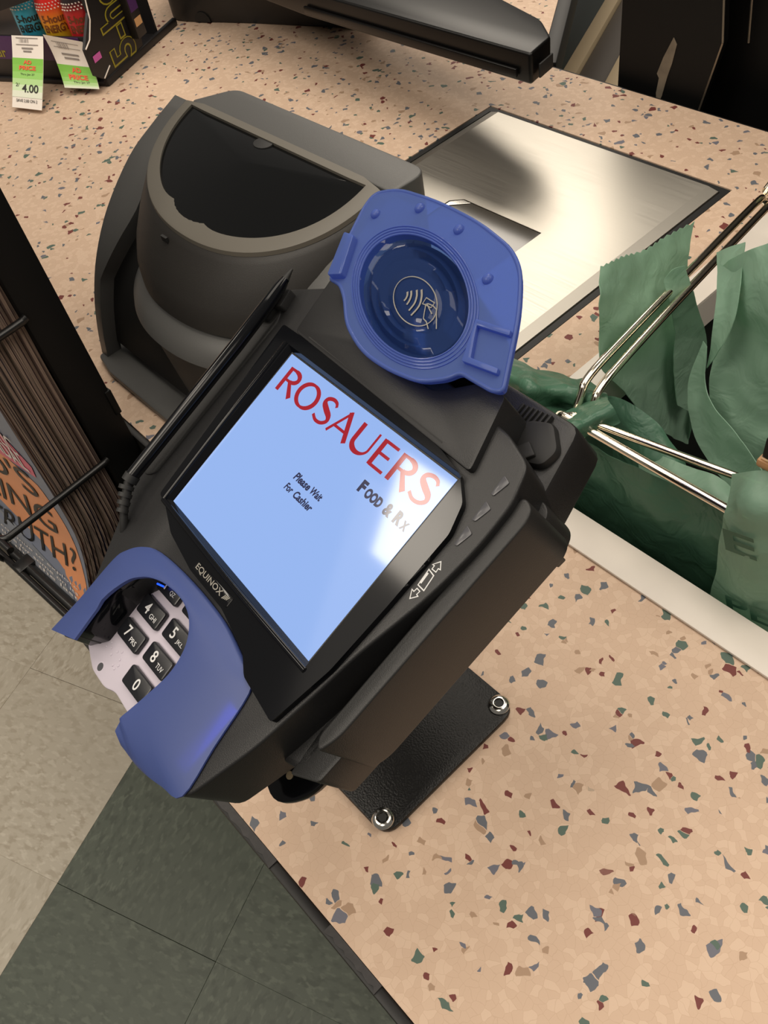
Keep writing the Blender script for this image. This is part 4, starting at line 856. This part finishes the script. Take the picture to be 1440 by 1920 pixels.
for k, ac in enumerate((.108, .066, .0245)):
    bc = .027; r = .0215
    bt = root('energy_bottle', labs[k], 'bottle', E((ac, bc, .006)), 'energy drink bottles in the tray')
    R = [(.0, .0062), (.018, .0062), (r, .010), (r, .055), (r, .088), (.0195, .098), (.0165, .106), (.0160, .112), (.0135, .114)]
    rings = [[(ac+q*math.cos(2*math.pi*i/28), bc+q*math.sin(2*math.pi*i/28), z) for i in range(28)] for q, z in R[1:]]
    a = Acc(); a.add(*loft(rings)); a.build('sleeve', BG[k][1], bt, 40, None, E)
    a = Acc(); a.add(*loft([[(ac+q*math.cos(2*math.pi*i/24), bc+q*math.sin(2*math.pi*i/24), z) for i in range(24)] for q, z in ((.0142, .1145), (.0142, .124), (.0125, .1255))])); a.build('cap', flat('bottle_cap', (40, 38, 40)), bt, 40, None, E)
    for s, wv, z in (('5-hour', .033, .078), ('ENERGY', .035, .0665)):
        v, f = text(s, wv, .0095, 0, 0, 0, .03, .1)
        link('bottle_lettering', [E((ac-(r+.0004)*math.sin(p[0]/r+.50), bc-(r+.0004)*math.cos(p[0]/r+.50), z+p[1])) for p in v], f, [flat('bottle_black_print', (24, 30, 20)), flat('bottle_olive_print', (120, 60, 20)), flat('bottle_brown_print', (110, 60, 26))][k], bt, 0)
    a = Acc()
    for row in range(3):
        for q in range(-2, 9):
            t = q*.21+(row % 2)*.1; z = .0895+row*.0032; rr = r+.0004-(row*.0008)
            c_ = (ac-rr*math.sin(t), bc-rr*math.cos(t), z); a.add([(c_[0]-.0013, c_[1], z-.0007), (c_[0]+.0013, c_[1], z-.0007), (c_[0]+.0013, c_[1], z+.0009), (c_[0]-.0013, c_[1], z+.0009)], [(0, 1, 2, 3)])
    a.build('dotted_print', WHT, bt, 0, None, E)
# narrow carton pouch stuck to the outside of the side wall
a = Acc(); a.bm(box(-.014, -.0022, .072, .092, .026, .20, .001)); pc = a.build('pouch', BKC, bx, 40, None, E)
a = Acc(); a.add([(-.0143, .0735, .058), (-.0143, .0905, .058), (-.0143, .0905, .14), (-.0143, .0735, .14)], [(0, 1, 2, 3)]); a.build('pouch_print', PUR, pc, 0, None, E)
a = Acc(); a.add([(-.0143, .0745, .040), (-.0143, .0895, .040), (-.0143, .0895, .050), (-.0143, .0745, .050)], [(0, 1, 2, 3)]); a.build('pouch_print', flat('tan_print', (206, 160, 110)), pc, 0, None, E)
# price tags: bent paper strips with print
def price_tag(label, C0, C1, C2, big):
    """three rows of (left, right) points down the tag"""
    def at(x, y, e=.0):   # x 0..1 across, y 0 bottom .. 1 top
        t = 1-y; q = lambda k: Vector(C0[k])*(1-t)**2+Vector(C1[k])*2*t*(1-t)+Vector(C2[k])*t*t
        p = q(0).lerp(q(1), x); d = Vector(C2[0])-Vector(C0[0]); n = (Vector(C0[1])-Vector(C0[0])).cross(d).normalized()
        if n.y > 0: n = -n
        return E(p+n*e)
    n = 14; tg = root('price_tag', label, 'price tag', at(.5, .5), None)
    v = []; f = []
    for k in range(n+1):
        y = k/n; v += [at(0, y, 0), at(1, y, 0), at(1, y, -.0004), at(0, y, -.0004)]
    for k in range(n):
        for q in range(4): f.append((4*k+q, 4*k+(q+1) % 4, 4*k+4+(q+1) % 4, 4*k+4+q))
    f += [(0, 1, 2, 3), (4*n+3, 4*n+2, 4*n+1, 4*n)]
    link('paper', v, f, WHT, tg, 50)
    def quad(x0, x1, y0, y1, mt, e=.0004, nm='tag_print', k=6):
        v = []; f = []
        for i in range(k+1): y = y0+(y1-y0)*i/k; v += [at(x0, y, e), at(x1, y, e)]
        for i in range(k): f.append((2*i, 2*i+1, 2*i+3, 2*i+2))
        link(nm, v, f, mt, tg, 50)
    def words(s, wv, hv, cx, cy, mt, bold=.0):
        v, f = text(s, wv, hv, cx, cy, 0, bold); link('tag_lettering', [at(p[0], p[1], .0009) for p in v], f, mt, tg, 0)
    G = [(126, 190, 70), (134, 194, 80), (150, 204, 104), (180, 216, 146), (206, 226, 184), (224, 228, 208)]
    if big: st = [.655, .56, .46, .37, .29, .21, .13]
    else: st = [.44, .30, .20, .12, .06, .03, .0]
    for k in range(6): quad(.0, 1.0, st[k+1], st[k], flat('tag_green_%d' % k, G[k], .6))
    o = .0 if big else -.22
    for k in range(17): 
        if k % 3 != 1: quad(.25+k*.018, .25+k*.018+(.012 if k % 2 else .007), .885+o*.55, .945+o*.2, GRYI, .0008, 'barcode', 1)
    for (x0, x1, y) in ((.14, .84, .965), (.14, .84, .86)): quad(x0, x1, y-.012+o*.3, y+o*.3, GRYI, .0008, 'fine_print', 1)
    words('AD', .26, .055 if big else .10, .5, .595 if big else .35, ORI, .04); words('PRICE', .54, .06 if big else .10, .5, .515 if big else .21, ORI, .04)
    if big:
        words('Thru Jan 27', .46, .034, .5, .425, BLKI); words('4.00', .54, .105, .60, .245, BLKI, .015); words('2/', .12, .045, .18, .285, BLKI); words('SAVE 2.00 ON 2', .70, .036, .5, .09, BLKI, .01)
        for y, wv in ((.80, .36), (.755, .26)): quad(.5-wv/2, .5+wv/2, y-.012, y+.012, GRYI, .0008, 'fine_print', 1)
    else:
        words('Thru Jan 27', .46, .05, .55, .11, BLKI)
        for y, wv in ((.66, .46), (.58, .40)): quad(.5-wv/2, .5+wv/2, y-.018, y+.018, GRYI, .0008, 'fine_print', 1)
price_tag('long white and green price tag reading 4.00 hanging left on the display', [(.125, -.003, .062), (.073, -.003, .0615)], [(.116, -.030, .036), (.064, -.032, .036)], [(.1015, -.076, .0055), (.0495, -.080, .0055)], True)
price_tag('curled short price tag with orange letters hanging beside the longer tag', [(.072, -.003, .064), (.013, -.003, .056)], [(.066, -.002, .032), (.010, -.002, .028)], [(.046, -.030, .010), (-.004, -.024, .007)], False)

# ================================================================== BLACK MONITOR at the back of the counter
mo = root('register_monitor', 'long black register monitor arm reaching across the back of the counter', 'monitor', (-1.2, .75, 0))
ft = [(-1.238, .628), (-1.213, .634), (-1.105, .682), (-.95, .742), (-.95, .775), (-1.30, .95), (-1.42, .82)]
a = Acc(); a.bm(prism(rpoly(ft, .01, 3), .0003, .0745, .003)); a.build('foot', 'shell', mo)
d_ = (Vector((-1.105, .682, 0))-Vector((-1.213, .634, 0))).normalized(); n_ = Vector((d_.y, -d_.x, 0)); ctr_ = Vector((-1.185, .6465, 0))
a = Acc(); a.bm(prism(circle(0, 0, .013, n=16, a0=0, a1=math.pi), -.0012, .0012)); a.build('cable_notch', 'rubber', mo, 0, None, lambda p: ctr_+d_*p[0]+Vector((0, 0, 1))*(p[1]+.0015)+n_*(p[2]+.0004))
bar = rpoly([(-.560, .624), (-.567, .660), (-.60, .684), (-.763, .727), (-1.30, .868), (-1.30, .640), (-.894, .618)], [.004, .004, .008, .01, 0, 0, 0], 3)
a = Acc(); a.bm(prism(bar, .0748, .1035, .004, 3)); a.build('panel', 'monitor', mo)
a = Acc(); a.bm(prism([(-.575, .6225), (-.89, .6172), (-.89, .6135), (-.575, .6190)], .080, .088, .001)); a.build('bezel_strip', 'monitor', mo)
a = Acc(); a.bm(prism([(-.558, .632), (-.556, .632), (-.560, .655), (-.562, .655)], .079, .092, .0004)); a.build('end_cap', 'rubber', mo)
a = Acc(); a.bm(prism([(-.80, .7445), (-.72, .7210), (-.722, .7165), (-.802, .740)], .1036, .1066, .001)); a.build('label_strip', flat('pale_label', (196, 186, 176)), mo)

# ================================================================== BEYOND THE COUNTER
sh = root('storage_unit', 'beige and grey panelled storage unit below the far counter edge', 'storage unit', (-1.1, 1.4, FZ))
A0 = Vector((-1.07, 1.28, 0)); dd = Vector((-.404, .915, 0)); nn = Vector((.915, .404, 0)); Q = frame(A0, nn, dd, (0, 0, 1))
for (o0, o1, z0, z1, m_, nm) in ((-.30, -.075, -.34, -.312, 'greyp', 'dark_panel'), (-.074, 0, -.34, -.306, 'slate', 'dark_panel'), (.0005, .0276, -.34, -.300, 'beige', 'beige_rail'), (.0281, .0846, -.34, -.312, 'greyp', 'grey_panel'), (.0851, .14, -.34, -.304, 'beige', 'beige_rail')):
    a = Acc(); a.bm(box(o0, o1, -.7, 1.2, z0, z1, .002)); a.build(nm, m_, sh, 40, None, Q)
a = Acc(); a.bm(box(-.30, .14, -.7, 1.2, FZ+.002, -.341)); a.build('body', 'greyp', sh, 0, None, Q)
bk = root('black_cabinet', 'tall black cabinet with pale painted edge highlights behind the far counter edge', 'cabinet', (-.3, .9, FZ))
def wall(pts, y0, y1, m_, nm):
    n = len(pts); a = Acc(); a.add([(x, y0, z) for x, z in pts]+[(x, y1, z) for x, z in pts], [tuple(range(n)), tuple(range(2*n-1, n-1, -1))]+[(k, (k+1) % n, n+(k+1) % n, n+k) for k in range(n)]); return a.build(nm, m_, bk, 0)
wall([(-.592, FZ+.002), (-.500, FZ+.002), (-.491, -.013), (-.474, .061), (-.479, .10), (-.482, .42), (-.592, .42)], .800, .812, 'panel', 'front_panel')
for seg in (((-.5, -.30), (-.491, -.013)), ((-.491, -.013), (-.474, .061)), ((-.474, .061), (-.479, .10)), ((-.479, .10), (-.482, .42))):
    a = Acc(); a.add(*tube([(seg[0][0], .802, seg[0][1]), (seg[1][0], .802, seg[1][1])], .0016, 6)); a.build('edge_highlight', 'edge', bk)  # pale tubes painted as the highlight along the panel edge
wall([(-.62, FZ+.002), (.6, FZ+.002), (.6, .42), (-.62, .42)], .845, .86, 'panel', 'back_panel')
a = Acc(); a.add(*tube([(-.470, .844, .045), (-.476, .844, .11), (-.45, .844, .2)], .0012, 6)); a.build('edge_highlight', 'edge', bk)  # second painted highlight line, on the rear panel
pts = [(-.5270, .056), (-.5225, .050), (-.5260, .030), (-.5300, .016), (-.5345, -.006), (-.5400, -.020), (-.5420, -.004), (-.5400, .012), (-.5430, .016), (-.5370, .034)]
a = Acc(); a.add([(x, .7994, z) for x, z in pts]+[(x, .7999, z) for x, z in pts], [tuple(range(10)), tuple(range(19, 9, -1))]+[(k, (k+1) % 10, 10+(k+1) % 10, 10+k) for k in range(10)]); a.build('torn_sticker', 'sticker', bk, 0, 'torn remains of a sticker')
